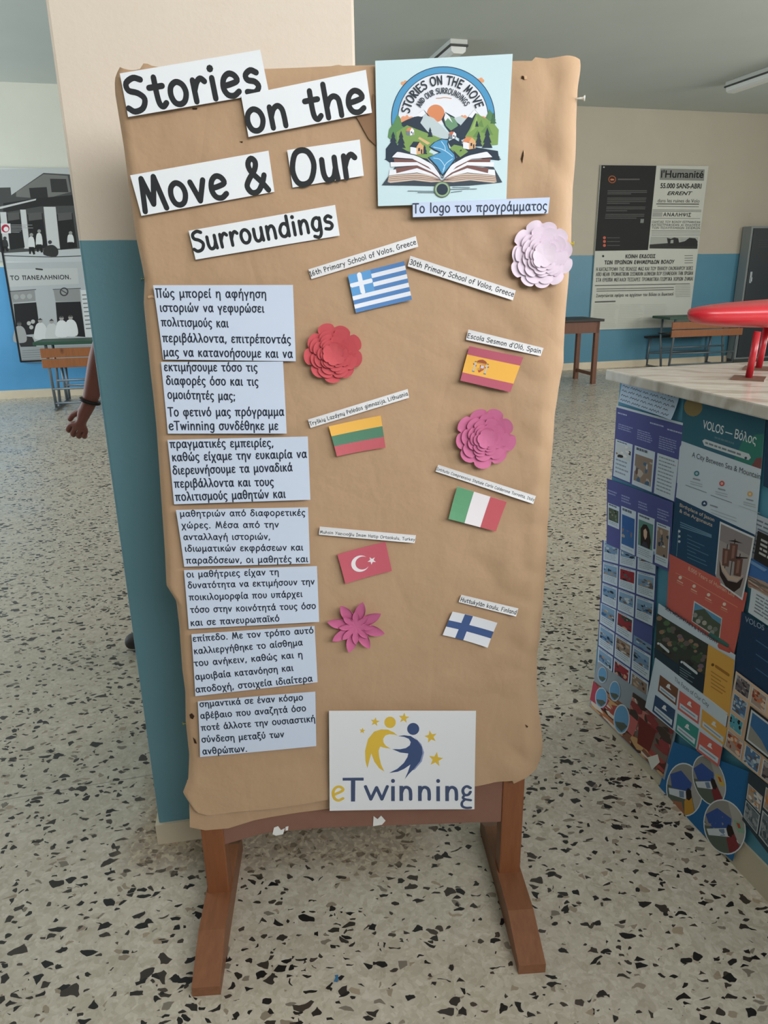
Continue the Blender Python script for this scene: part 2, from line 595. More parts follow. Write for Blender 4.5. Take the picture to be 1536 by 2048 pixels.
class Sheet:
    """a sheet of printed paper on a frame; corners TL TR BR BL in crop positions"""
    def __init__(self, fr, crop, corners, color, lift=0.003, curl=(0, 0, 0, 0), bow=0.0, eps=0.000015, rough=0.7, grid=(20, 14), thick=0.0004, spec=0.25, ab=None):
        self.fr, self.crop, self.eps, self.k = fr, crop, eps, (2 if eps > 0.00005 else 10)
        self.base, self.curl, self.bow = lift, curl, bow
        self.c = [Vector(p) for p in ab] if ab else [fr.px(*crop(p), lift) for p in corners]
        self.mb = MB()
        self.paper = M(color, rough, spec)
        self.grid, self.thick = grid, thick
        self.spec, self.rough = spec, rough
        A = self.c[0]
        e1, e2 = self.c[1] - self.c[0], self.c[3] - self.c[0]
        self._A, self._i = A, Matrix(((e1.x, e2.x), (e1.y, e2.y))).inverted()
        nx, ny = grid
        pts = [[self.uv(i / nx, j / ny) for i in range(nx + 1)] for j in range(ny + 1)]
        front = [fr.pt(q.x, q.y, self.lift(q)) for row in pts for q in row]
        back = [fr.pt(q.x, q.y, self.lift(q) - thick) for row in pts for q in row]
        fs = [(j * (nx + 1) + i, (j + 1) * (nx + 1) + i, (j + 1) * (nx + 1) + i + 1, j * (nx + 1) + i + 1) for j in range(ny) for i in range(nx)]
        self.mb.mesh(front, fs, self.paper, True)
        self.mb.mesh(back, [f[::-1] for f in fs], self.paper, True)
        ring = [i for i in range(nx + 1)] + [j * (nx + 1) + nx for j in range(1, ny + 1)] + [ny * (nx + 1) + i for i in range(nx - 1, -1, -1)] + [j * (nx + 1) for j in range(ny - 1, 0, -1)]
        n1 = len(ring)
        self.mb.mesh([front[i] for i in ring] + [back[i] for i in ring], [(i, (i + 1) % n1, n1 + (i + 1) % n1, n1 + i) for i in range(n1)], self.paper, False)

    def uv(self, u, v):
        a, b, c, d = self.c
        return a * (1 - u) * (1 - v) + b * u * (1 - v) + c * u * v + d * (1 - u) * v

    def lift(self, q):
        w = self._i @ (Vector(q) - self._A)
        u, v = min(1.1, max(-0.1, w.x)), min(1.1, max(-0.1, w.y))
        a, b, c, d = self.curl
        s = lambda x: x * x
        e = a * s(1 - u) * s(1 - v) + b * s(u) * s(1 - v) + c * s(u) * s(v) + d * s(1 - u) * s(v)
        return self.base + e + self.bow * 4 * u * (1 - u)

    def P(self, p):
        return self.fr.px(*self.crop(p), self.base)

    def col(self, c):
        return M(c, self.rough, self.spec)

    def _raw(self, pts, mat, layer):
        self.mb.face([self.fr.pt(p.x, p.y, self.lift(p) + self.eps * layer) for p in pts], mat)

    def ab(self, pts, color, new=True):
        """polygon given in frame coordinates"""
        if new:
            self.k += 1
        mat = self.col(color)
        pts = [Vector(p) for p in pts]
        if len(pts) == 4 and max((pts[i] - pts[(i + 1) % 4]).length for i in range(4)) < 0.012:
            self._raw(pts, mat, self.k)
            return
        tris = tessellate_polygon([[p.to_3d() for p in pts]])
        todo = [[pts[i] for i in t] for t in tris]
        flat = not any(self.curl) and not self.bow
        big = 99 if flat else 0.022
        while todo:
            t = todo.pop()
            e = [(t[i] - t[(i + 1) % 3]).length for i in range(3)]
            i = e.index(max(e))
            if e[i] > big:
                mdl = (t[i] + t[(i + 1) % 3]) / 2
                todo.append([t[i], mdl, t[(i + 2) % 3]])
                todo.append([mdl, t[(i + 1) % 3], t[(i + 2) % 3]])
            else:
                self._raw(t, mat, self.k)

    def poly(self, pts, color, smooth=0):
        """polygon given in crop positions"""
        if smooth:
            pts = bez(pts, smooth, True)
        self.ab([self.P(p) for p in pts], color)

    def quv(self, u0, v0, u1, v1, color):
        self.ab([self.uv(u0, v0), self.uv(u1, v0), self.uv(u1, v1), self.uv(u0, v1)], color)

    def puv(self, pts, color):
        self.ab([self.uv(*p) for p in pts], color)

    def circle(self, c, r, color, n=28, ry=None):
        ry = ry or r
        self.ab([self.P((c[0] + r * math.cos(2 * PI * i / n), c[1] + ry * math.sin(2 * PI * i / n))) for i in range(n)], color)

    def star(self, c, r, color, rot=0.0, inner=0.42):
        self.poly([(c[0] + (r if i % 2 == 0 else r * inner) * math.sin(rot + PI * i / 5), c[1] - (r if i % 2 == 0 else r * inner) * math.cos(rot + PI * i / 5)) for i in range(10)], color)

    def stroke(self, pts, w, color, smooth=0, closed=False, new=True):
        """stroke in crop positions, w in crop units"""
        if smooth:
            pts = bez(pts, smooth, closed)
        P = [self.P(p) for p in pts]
        k = (self.P((pts[0][0] + 10, pts[0][1])) - self.P(pts[0])).length / 10
        if new:
            self.k += 1
        for q in ribbon(P, w * k, closed):
            self.ab(q, color, False)

    def text(self, s, p0, p1, cap, color, weight=13.0, p_uv=False):
        """hand lettering from p0 to p1 (baseline, crop positions), cap height in crop units"""
        a, b = (self.uv(*p0), self.uv(*p1)) if p_uv else (self.P(p0), self.P(p1))
        h = cap if p_uv else (self.P((p0[0], p0[1] - cap)) - a).length
        x = 0
        items = []
        for ch in s:
            if ch == ' ':
                x += 52
                continue
            adv, st = glyph(ch)
            items.append((x, st))
            x += adv + 8
        ex = (b - a) / x
        d = (b - a).normalized()
        ey = Vector((-d.y, d.x)) * (h / 100)
        self.k += 1
        wt = weight * (ey.length * 0.65 + ex.length * 0.35)
        for x0, st in items:
            for pts, cl in st:
                P = [a + ex * (x0 + p.x) + ey * p.y for p in pts]
                if cl == 'dot':
                    c = P[0]
                    self.ab([c + Vector((math.cos(2 * PI * i / 8), math.sin(2 * PI * i / 8))) * wt * 0.62 for i in range(8)], color, False)
                else:
                    for q in ribbon(P, wt, cl is True, 5):
                        self.ab(q, color, False)

    def arc_text(self, s, c, r, a0, a1, cap, color, weight=14):
        """lettering around a circle (crop positions), angles in degrees from a0 to a1"""
        x = 0
        items = []
        for ch in s:
            if ch == ' ':
                x += 50
                continue
            adv, st = glyph(ch) if ch != 'I' else glyph('l')
            items.append((x, st))
            x += adv + 8
        k = cap / 100
        self.k += 1
        sc_ = (self.P((c[0] + 10, c[1])) - self.P(c)).length / 10
        for x0, st in items:
            for pts, cl in st:
                Q = []
                for p in pts:
                    an = math.radians(a0 + (a1 - a0) * (x0 + p.x) / x)
                    rr = r + p.y * k
                    Q.append(self.P((c[0] + rr * math.cos(an), c[1] - rr * math.sin(an))))
                for q in ribbon(Q, weight * k * sc_, cl is True, 5):
                    self.ab(q, color, False)

    def font(self, s, p0, p1, cap, color, shear=0.0, bold=0.0):
        """printed type from p0 to p1 in crop positions"""
        cu = bpy.data.curves.new('type', 'FONT')
        cu.body = s
        cu.offset = bold
        cu.shear = shear
        cu.resolution_u = 6
        cu.fill_mode = 'FRONT'
        o = bpy.data.objects.new('type', cu)
        COL.objects.link(o)
        me = bpy.data.meshes.new_from_object(o.evaluated_get(bpy.context.evaluated_depsgraph_get()))
        bpy.data.objects.remove(o)
        bpy.data.curves.remove(cu)
        if not me.vertices:
            return
        xs = [v.co.x for v in me.vertices]
        x0, x1 = min(xs), max(xs)
        a, b = self.P(p0), self.P(p1)
        h = (self.P((p0[0], p0[1] - cap)) - a).length
        d = (b - a).normalized()
        up = Vector((-d.y, d.x))
        self.k += 1
        mat = self.col(color)
        vs = []
        for v in me.vertices:
            q = a + (b - a) * ((v.co.x - x0) / (x1 - x0)) + up * (v.co.y / 0.73 * h)
            vs.append(self.fr.pt(q.x, q.y, self.lift(q) + self.eps * self.k))
        self.mb.mesh(vs, [tuple(p.vertices) for p in me.polygons], mat)
        bpy.data.meshes.remove(me)

    def lines(self, u0, v0, u1, v1, n, color, fill=0.5, seed=1, words=True, ragged=0.25):
        """unreadable small print"""
        rnd = random.Random(seed)
        self.k += 1
        dv = (v1 - v0) / n
        for i in range(n):
            end = u1 - (u1 - u0) * rnd.random() * ragged
            u = u0
            va, vb = v0 + dv * i, v0 + dv * (i + fill)
            while u < end - 0.002:
                w = min(end - u, (u1 - u0) * rnd.uniform(0.06, 0.22)) if words else end - u
                self.ab([self.uv(u, va), self.uv(u + w, va), self.uv(u + w, vb), self.uv(u, vb)], color, False)
                u += w + (u1 - u0) * 0.025

    def scrawl(self, u0, v0, u1, v1, n, color, seed=1, w=0.0012):
        """handwriting too small to read"""
        rnd = random.Random(seed)
        dv = (v1 - v0) / n
        self.k += 1
        for i in range(n):
            vb = v0 + dv * (i + 0.55)
            u, end = u0, u1 - (u1 - u0) * 0.12 * rnd.random()
            while u < end - 0.02:
                ww = min(end - u, (u1 - u0) * rnd.uniform(0.08, 0.24))
                m_ = max(4, int(ww / (u1 - u0) * 44))
                pts = [self.uv(u + ww * k / m_, vb + dv * (rnd.uniform(-0.26, -0.1) if k % 2 else rnd.uniform(0.08, 0.24))) for k in range(m_ + 1)]
                for q in ribbon(bez(pts, 2), w):
                    self.ab(q, color, False)
                u += ww + (u1 - u0) * 0.035

    def photo(self, u0, v0, u1, v1, palette, seed=1, n=26, edge=None, sky=None):
        """a small blurred picture: patches of colour inside a rectangle"""
        rnd = random.Random(seed)
        if edge:
            self.quv(u0, v0, u1, v1, edge)
            du, dv = (u1 - u0) * 0.05, (v1 - v0) * 0.04
            u0, u1, v0, v1 = u0 + du, u1 - du, v0 + dv, v1 - dv
        self.quv(u0, v0, u1, v1, palette[0])
        if sky:
            self.quv(u0, v0, u1, v0 + (v1 - v0) * 0.4, sky)
        for i in range(n):
            cu, cv = rnd.uniform(u0, u1), rnd.uniform(v0 + (0.3 * (v1 - v0) if sky else 0), v1)
            ru, rv = (u1 - u0) * rnd.uniform(0.05, 0.2), (v1 - v0) * rnd.uniform(0.04, 0.16)
            m_ = rnd.randint(5, 8)
            ph = rnd.random()
            self.puv([(min(u1, max(u0, cu + ru * math.cos(2 * PI * (k + ph) / m_) * rnd.uniform(0.7, 1.2))), min(v1, max(v0, cv + rv * math.sin(2 * PI * (k + ph) / m_) * rnd.uniform(0.7, 1.2)))) for k in range(m_)], rnd.choice(palette[1:]))

    def build(self, name, label, cat, group=None, parent=None):
        o = self.mb.build(name, parent, recalc=False)
        if parent is None:
            # put the origin at the sheet itself
            c = sum((v.co for v in o.data.vertices), Vector()) / len(o.data.vertices)
            o.data.transform(Matrix.Translation(-c))
            o.location = c
        if label:
            tag(o, label, cat, group)
        return o

# ================================================================== THE SETTING
BEIGE, BLUE = (214, 198, 180), (92, 140, 160)
SKIRT = (205, 190, 165)


def terrazzo():
    t = NT('terrazzo', 0.32, 0.45)
    co = t.co
    warp = t.n('ShaderNodeTexNoise')
    warp.inputs['Scale'].default_value = 22
    warp.inputs['Detail'].default_value = 2
    t.l(co, warp.inputs['Vector'])
    off = t.n('ShaderNodeVectorMath', operation='SCALE')
    sub = t.n('ShaderNodeVectorMath', operation='SUBTRACT')
    t.l(warp.outputs['Color'], sub.inputs[0])
    sub.inputs[1].default_value = (0.5, 0.5, 0.5)
    t.l(sub.outputs[0], off.inputs[0])
    off.inputs['Scale'].default_value = 0.03
    add = t.n('ShaderNodeVectorMath', operation='ADD')
    t.l(co, add.inputs[0])
    t.l(off.outputs[0], add.inputs[1])
    wco = add.outputs[0]

    def chips(scale, share, edge, lo=0.0, rot=0.0):
        mp = t.n('ShaderNodeMapping')
        mp.inputs['Rotation'].default_value = (0, 0, rot)
        mp.inputs['Scale'].default_value = (1, 1.45, 1)
        t.l(wco, mp.inputs['Vector'])
        c = t.vor(scale, 'F1', mp.outputs[0])
        e = t.vor(scale, 'DISTANCE_TO_EDGE', mp.outputs[0])
        s = t.sep(c.outputs['Color'])
        pick = t.math('MULTIPLY', t.math('LESS_THAN', s[0], share + lo), t.math('GREATER_THAN', s[0], lo))
        wid = t.math('ADD', t.math('MULTIPLY', s[1], edge * 2.4), edge)
        return t.math('MULTIPLY', pick, t.math('GREATER_THAN', e.outputs['Distance'], wid)), s[2]
    # cement full of small pale crumbs
    crumb = t.vor(120, 'F1', wco)
    cv = t.sep(crumb.outputs['Color'])
    base = t.ramp(cv[0], [(0.0, lin((172, 166, 154))), (0.4, lin((186, 181, 170))), (0.75, lin((194, 190, 180))), (1.0, lin((206, 203, 195)))])
    mid = t.vor(48, 'F1', wco)
    base = t.mix(0.35, base, t.ramp(t.sep(mid.outputs['Color'])[0], [(0, lin((158, 150, 136))), (1, lin((212, 208, 198)))]))
    patch = t.noise(1.3, 4, 0.6)
    base = t.mix(t.math('MULTIPLY', patch, 0.4), base, lin((180, 166, 142)))
    g1, r1 = chips(44, 0.07, 0.06, 0.40, 0.7)
    base = t.mix(g1, base, t.mix(r1, lin((120, 113, 104)), lin((160, 146, 128))))
    d2, r2 = chips(56, 0.12, 0.085, 0.0, 2.1)
    base = t.mix(d2, base, t.mix(r2, lin((34, 32, 31)), lin((74, 64, 58))))
    d1, r1b = chips(31, 0.28, 0.10, 0.0, 0.3)
    base = t.mix(d1, base, t.mix(r1b, lin((26, 26, 27)), lin((62, 55, 50))))
    d3, r3 = chips(42, 0.15, 0.095, 0.5, 1.3)
    base = t.mix(d3, base, lin((30, 29, 29)))
    # worn, dirty ground around the foot of the pillar
    x, y, z = t.sep()
    dx = t.math('MAXIMUM', t.math('SUBTRACT', t.math('ABSOLUTE', t.math('ADD', x, 0.30)), 0.30), 0.0)
    dy = t.math('MAXIMUM', t.math('SUBTRACT', t.math('ABSOLUTE', t.math('SUBTRACT', y, 1.84)), 0.30), 0.0)
    dist = t.math('SQRT', t.math('ADD', t.math('MULTIPLY', dx, dx), t.math('MULTIPLY', dy, dy)))
    dist = t.math('ADD', dist, t.math('MULTIPLY', t.math('SUBTRACT', t.noise(7, 4), 0.5), 0.16))
    worn = t.ramp(dist, [(0.05, (1, 1, 1)), (0.13, (0, 0, 0))])
    wornc = t.ramp(cv[1], [(0, lin((112, 98, 82))), (0.55, lin((140, 124, 104))), (1, lin((186, 170, 146)))])
    base = t.mix(t.math('MULTIPLY', worn, 0.62), base, wornc)
    # seams between the cast slabs, along the room
    sx = t.math('ADD', t.math('MULTIPLY', x, WS.x), t.math('MULTIPLY', y, WS.y))
    tx = t.math('ADD', t.math('MULTIPLY', x, WT.x), t.math('MULTIPLY', y, WT.y))
    fr = t.math('FRACT', t.math('DIVIDE', t.math('SUBTRACT', tx, -33.937), 3.2))
    seam = t.math('LESS_THAN', fr, 0.0009)
    base = t.mix(t.math('MULTIPLY', seam, 0.6), base, lin((70, 62, 54)))
    base = t.mix(1.0, base, (0.96, 0.925, 0.87), 'MULTIPLY')
    t.color(base)
    rg = t.ramp(t.noise(3, 4), [(0.3, (0.24,) * 3), (0.7, (0.40,) * 3)])
    rg = t.mix(worn, rg, (0.8, 0.8, 0.8))
    t.l(rg, t.b.inputs['Roughness'])
    return t.mat


b = MB()
fl = terrazzo()
c4 = [RM(S_MIN, 0), RM(S_MAX, 0), RM(S_MAX, T_MAX), RM(S_MIN, T_MAX)]
b.prism([c + Vector((0, 0, -0.12)) for c in c4], Vector((0, 0, 0.12)), fl)
structure(b.build('floor'))

t = NT('ceiling_paint', 0.85, 0.15)
t.color(t.mix(t.noise(1.2, 4), lin((188, 194, 189)), lin((200, 205, 200)))).bump(t.noise(40, 3), 0.1, 0.002)
b = MB()
b.prism([c + Vector((0, 0, CEIL)) for c in c4], Vector((0, 0, 0.15)), t.mat)
structure(b.build('ceiling'))

beam_m = NT('beam_paint', 0.85, 0.15)
beam_m.color(beam_m.mix(beam_m.noise(1.5), lin((172, 176, 170)), lin((182, 185, 180))))

S_SPLIT = 1.6                                                     # hidden behind the pillar and the board
WALL_LIT_L = two_tone('wall_lit_left', (203, 203, 190), (84, 148, 192), 1.54)  # one wall paint; the bluish light on this part is put into the colour
WALL_DIM_R = two_tone('wall_dim_right', (172, 164, 148), (80, 128, 148), 1.60)  # the same paint, duller: dimmer light on this part put into the colour
for nm, s0, s1, mt in (('wall_back_left', S_MIN - 0.15, S_SPLIT, WALL_LIT_L), ('wall_back_right', S_SPLIT, S_MAX + 0.15, WALL_DIM_R)):
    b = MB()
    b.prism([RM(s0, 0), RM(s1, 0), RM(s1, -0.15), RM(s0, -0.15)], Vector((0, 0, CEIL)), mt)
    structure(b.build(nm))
skm = NT('skirting_stone', 0.5, 0.4)
skm.color(skm.mix(skm.noise(4, 5), lin((190, 176, 150)), lin((214, 200, 176))))
for nm, s0, s1 in (('baseboard_back_left', S_MIN, S_SPLIT), ('baseboard_back_right', S_SPLIT, S_MAX)):
    b = MB()
    b.prism([RM(s0, 0), RM(s1, 0), RM(s1, 0.018), RM(s0, 0.018)], Vector((0, 0, 0.10)), skm.mat)
    structure(b.build(nm))


def wall_with_windows(nm, A, Bp, out, openings, mt):
    """A, Bp: floor points of the wall line; openings: (distance from A, width, z0, z1)"""
    d = (Bp - A).normalized()
    L = (Bp - A).length
    b = MB()

    def blk(x0, x1, z0, z1):
        if x1 - x0 > 1e-4 and z1 - z0 > 1e-4:
            q = [A + d * x0, A + d * x1, A + d * x1 + out * 0.2, A + d * x0 + out * 0.2]
            b.prism([p + Vector((0, 0, z0)) for p in q], Vector((0, 0, z1 - z0)), mt)
    x = 0
    for cx, w, z0, z1 in sorted(openings):
        blk(x, cx - w / 2, 0, CEIL)
        blk(cx - w / 2, cx + w / 2, 0, z0)
        blk(cx - w / 2, cx + w / 2, z1, CEIL)
        x = cx + w / 2
    blk(x, L, 0, CEIL)
    structure(b.build(nm))


wn = [0]
ALU = M((196, 198, 198), 0.35, 0.5, 0.6, 'window_aluminium')
glass = bpy.data.materials.new('window_glass')
glass.use_nodes = True
gb = glass.node_tree.nodes['Principled BSDF']
gb.inputs['Transmission Weight'].default_value = 1
gb.inputs['Roughness'].default_value = 0.02
gb.inputs['IOR'].default_value = 1.45


def window(A, d, out, cx, w, z0, z1):
    wn[0] += 1
    o = A + d * cx + out * 0.1
    b = MB()
    T = Matrix(((d.x, out.x, 0, o.x), (d.y, out.y, 0, o.y), (0, 0, 1, 0), (0, 0, 0, 1)))
    r = 0.05
    for lo, hi in (((-w / 2, -.03, z0), (-w / 2 + r, .03, z1)), ((w / 2 - r, -.03, z0), (w / 2, .03, z1)), ((-w / 2 + r, -.03, z0), (w / 2 - r, .03, z0 + r)),
                   ((-w / 2 + r, -.03, z1 - r), (w / 2 - r, .03, z1)), ((-.025, -.03, z0 + r), (.025, .03, z1 - r))):
        b.box(lo, hi, ALU, T)
    root = structure(b.build('window_%d' % wn[0]))
    p = MB()
    for x0, x1 in ((-w / 2 + r, -.025), (.025, w / 2 - r)):
        p.box((x0, -.004, z0 + r), (x1, .004, z1 - r), glass, T)
    p.build('pane', root)


plain = two_tone('wall_paint_hall', (206, 198, 180), (92, 142, 166), 1.58)
A_, B_ = RM(S_MIN, T_MAX), RM(S_MAX, T_MAX)
ops = [(s - S_MIN, w, 2.15, 3.3) for s, w in REAR_W]
wall_with_windows('wall_front', A_, B_, WT, ops, plain)
for o_ in ops:
    window(A_, WS, WT, *o_)
A_, B_ = RM(S_MAX, 0), RM(S_MAX, T_MAX)
ops = [(t_, w, 1.45, 3.05) for t_, w in SIDE_W]
wall_with_windows('wall_right', A_, B_, WS, ops, plain)
for o_ in ops:
    window(A_, WT, WS, *o_)
A_, B_ = RM(S_MIN, 0), RM(S_MIN, T_MAX)
ops = [(t_, w, 1.05, 2.75) for t_, w in LEFT_W]
wall_with_windows('wall_left', A_, B_, -WS, ops, plain)
for o_ in ops:
    window(A_, WT, -WS, *o_)

# pillar beside the board
PA = math.radians(10)
PX = Vector((math.cos(PA), math.sin(PA), 0))
PY = Vector((-math.sin(PA), math.cos(PA), 0))
PO = Vector((-0.601, 1.545, 0))
PW, PD = 0.567, 0.56
PT = Matrix(((PX.x, PY.x, 0, PO.x), (PX.y, PY.y, 0, PO.y), (0, 0, 1, 0), (0, 0, 0, 1)))
pil = two_tone('pillar_paint', (218, 204, 188), (104, 146, 158), 1.488, 0.6, 0.001, 0.45)
b = MB()
b.box((0, 0, 0.0), (PW, PD, CEIL), pil, PT, 0.006)
structure(b.build('wall_pillar'))
b = MB()
pts = [(-.008, -.008), (PW + .008, -.008), (PW + .008, PD + .008), (-.008, PD + .008)]
b.prism([PT @ Vector((x, y, 0)) for x, y in pts], Vector((0, 0, 0.062)), skm.mat)
structure(b.build('baseboard_pillar'))

# ceiling lights
tube_m = M((222, 224, 220), 0.35, 0.5, 0, 'lamp_diffuser')
case_m = M((196, 198, 192), 0.5, 0.4, 0, 'lamp_case')
dark_m = M((70, 72, 70), 0.6, 0.3, 0, 'lamp_gasket')


def ceiling_lamp(p, label):
    """fluorescent batten running away from p (its near end), along the room"""
    L = 1.25
    r = thing('ceiling_lamp', label, 'ceiling light', p, 0, 'fluorescent lamps on the ceiling')
    T = Matrix(((WS.x, -WT.x, 0, p.x), (WS.y, -WT.y, 0, p.y), (0, 0, 1, p.z), (0, 0, 0, 1)))
    a = MB()
    a.box((-.085, 0, -.045), (.085, L, 0), case_m, T, .008)
    a.build('lamp_case', r)
    a = MB()
    a.box((-.09, -.012, -.062), (.09, L + .012, -.045), dark_m, T, .004)
    a.build('gasket', r)
    a = MB()
    prof = [(-.075, -.062), (-.07, -.10), (-.045, -.118), (.045, -.118), (.07, -.10), (.075, -.062)]
    a.prism([T @ Vector((x, .01, z)) for x, z in prof], T.to_3x3() @ Vector((0, L - .02, 0)), tube_m)
    a.build('diffuser', r)
    return r


p = on_floor(918, 92, CEIL - 0.06)
ceiling_lamp(Vector((p.x, p.y, CEIL)), 'white fluorescent ceiling lamp just above the top of the brown board')
q = on_floor(1462, 176, CEIL - 0.06)
ceiling_lamp(Vector((q.x, q.y, CEIL)) + WT * 1.25, 'fluorescent ceiling lamp at the right, above the newspaper panel and locker')

# ================================================================== BACK WALL THINGS
WALL = Frame(W0 + WT * 0.0, WS, WT)
full = Crop(0, 0, 1)

# ---- newspaper panel
crN = Crop(1130, 300, 3.783)
s = Sheet(WALL, crN, [(273, 112), (1086, 122), (935, 1338), (188, 1362)], (186, 187, 177), 0.03, eps=0.00006, grid=(1, 1), thick=0.022)
INK = (40, 40, 38)
s.poly([(275, 114), (692, 119), (628, 757), (228, 764)], (38, 38, 38))
s.circle((357, 222), 29, (150, 88, 56))
s.circle((357, 222), 23, (52, 40, 36))
s.poly([(342, 222), (352, 216), (372, 220), (370, 230), (346, 231)], (190, 112, 76))
for x0, x1, y in ((400, 565, 222),):
    s.poly([(x0, y - 5), (x1, y - 5), (x1, y + 5), (x0, y + 5)], (90, 88, 86))
rr = random.Random(5)
for k, (x0, x1, y) in enumerate([(322, 620, 308), (322, 620, 320), (321, 500, 332), (320, 615, 364), (319, 612, 377), (318, 612, 390), (317, 490, 403), (313, 608, 432), (312, 606, 445), (311, 470, 460), (306, 600, 487), (304, 598, 500), (302, 540, 515)]):
    s.poly([(x0, y - 3), (x1, y - 3), (x1, y + 3), (x0, y + 3)], (86, 86, 84))
s.poly([(572, 522), (598, 522), (594, 552), (569, 552)], (120, 124, 120))
for y in (664, 692, 722):
    s.circle((298, y), 11, (188, 96, 78))
    s.poly([(318, y - 3), (415, y - 3), (414, y + 3), (317, y + 3)], (80, 80, 78))
s.circle((294, 130), 6, (180, 180, 176))
s.poly([(722, 140), (1056, 147), (1050, 233), (716, 226)], (126, 128, 122))
s.font("l'Humanité", (724, 208), (1046, 210), 56, (28, 28, 28), bold=0.02)
s.font('55.000 SANS-ABRI', (720, 288), (1030, 291), 38, INK, bold=0.025)
s.font('ERRENT', (772, 340), (962, 341), 28, INK, 0.3, bold=0.02)
s.font('dans les ruines de Volo', (700, 396), (1016, 398), 28, INK)
s.stroke([(692, 408), (1012, 410)], 5, INK)
s.stroke([(700, 426), (1010, 430)], 4, (110, 110, 106))
for y in (452, 462):
    s.stroke([(664, y), (1030, y + 4)], 3, (90, 90, 88))
s.poly([(662, 470), (738, 470), (734, 505), (660, 505)], (150, 150, 144))
s.text('ΑΝΑΛΗΨΙΣ', (742, 500), (955, 504), 26, (50, 50, 48), 17)
for i, (y, c) in enumerate(((516, 110), (545, 70), (568, 80), (590, 75), (610, 95), (622, 130), (634, 130), (645, 130))):
    if i in (1, 2, 3):
        s.text(('ΟΔΗΓΙΑΣ ΤΟΥ ΒΟΛΟΥ ΕΣΤΡΑΦΗΣΑΝ', 'ΚΑΤΕΣΤΡΑΦΗΣΑΝ ΑΙ ΕΚΔΟΣΕΙΣ', 'ΤΩΝ ΠΟΛΥΠΛΗΘΩΝ ΣΕΙΣΜΩΝ')[i - 1], (656, y + 6), (1024, y + 8), 15, (c,) * 3, 15)
    else:
        s.stroke([(654, y), (1020, y + 3)], 3, (c,) * 3)
# small picture of ruins
s.poly([(648, 655), (1008, 660), (1000, 748), (638, 745)], (158, 160, 152))
s.poly([(640, 715), (770, 705), (1003, 712), (1000, 748), (638, 745)], (52, 52, 50))
s.poly([(770, 664), (800, 672), (826, 662), (856, 668), (862, 700), (905, 690), (940, 664), (985, 668), (1002, 690), (1000, 730), (780, 728)], (44, 44, 44))
s.poly([(800, 680), (820, 680), (818, 705), (796, 706)], (150, 152, 146))
s.poly([(868, 672), (930, 668), (900, 690), (872, 688)], (150, 152, 146))
s.circle((288, 803), 8, (40, 40, 40))
s.text('ΚΟΙΝΗ ΕΚΔΟΣΙΣ', (456, 818), (684, 816), 26, INK, 20)
s.text('ΤΩΝ ΠΡΩΪΝΩΝ ΕΦΗΜΕΡΙΔΩΝ ΒΟΛΟΥ', (297, 864), (826, 858), 26, INK, 20)
for i in range(4):
    s.stroke([(905, 800 + i * 18), (965, 799 + i * 18)], 4, (110, 110, 105))
for y, tx in ((914, 'Η ΚΑΤΑΣΤΡΟΦΗ ΤΗΣ ΠΟΛΕΩΣ ΜΑΣ ΚΑΙ ΤΟΥ ΠΗΛΙΟΥ ΟΛΟΚΛΗΡΟΥ ΧΘΕΣ'), (952, 'ΑΠΟ ΝΕΑΝ ΤΡΟΜΑΚΤΙΚΗΝ ΣΕΙΣΜΙΚΗΝ ΔΟΝΗΣΙΝ ΠΟΥ ΕΣΗΜΕΙΩΘΗ ΤΗΝ ΠΡΩΪΑΝ'), (994, 'ΣΤΑ ΕΡΕΙΠΙΑ ΜΕΓΑΛΟΙ ΤΕΣΣΑΡΕΣ ΤΡΟΜΑΚΤΙΚΑ ΓΕΩΡΓΙΚΑ ΧΩΡΙΩΝ ΖΗΜΙΑΙ')):
    s.text(tx, (234, y + 2), (968, y - 8), 26, (84, 84, 80), 15)
s.stroke([(228, 1026), (940, 1012)], 7, (110, 110, 105))
for y in (1052, 1068):
    s.stroke([(240, y), (820, y - 12)], 6, (112, 112, 106))
s.text('Συνηντώνται εφόροι να αρχίσουν του Βόλου οι διωκτικοί', (235, 1114), (820, 1100), 24, (80, 80, 76), 14)
s.stroke([(228, 1150), (378, 1145)], 9, (90, 90, 86))
rr = random.Random(8)
for i in range(14):
    y = 1172 + i * 13
    for cx in range(3):
        x0 = 225 + cx * 190 - i * 1.5
        s.stroke([(x0, y), (x0 + rr.uniform(150, 182), y - 4)], 4, (176, 177, 168))
for i in range(8):
    s.stroke([(836, 1018 + i * 13), (944, 1016 + i * 13)], 5, (160, 161, 153))
s.build('newspaper_panel', 'tall panel of old newspaper headlines with a black block, on the wall behind the counter', 'panel')

# ---- panel of old photographs, partly behind the pillar
crP = Crop(0, 300, 3.103)
# its left edge leaves the picture; the panel is an upright rectangle on the wall
e0 = WALL.px(42, 723, 0.03)
top = WALL.px(60, 336, 0.03).y
rx = e0.x + 1.45
bz = e0.y


s = Sheet(WALL, crP, None, (190, 194, 192), ab=[(e0.x, top), (rx, top), (rx, bz), (e0.x, bz)], lift=0.03, eps=0.00006, grid=(1, 1), thick=0.024, rough=0.45)
DK, MD, LT = (34, 35, 36), (96, 98, 98), (196, 200, 198)


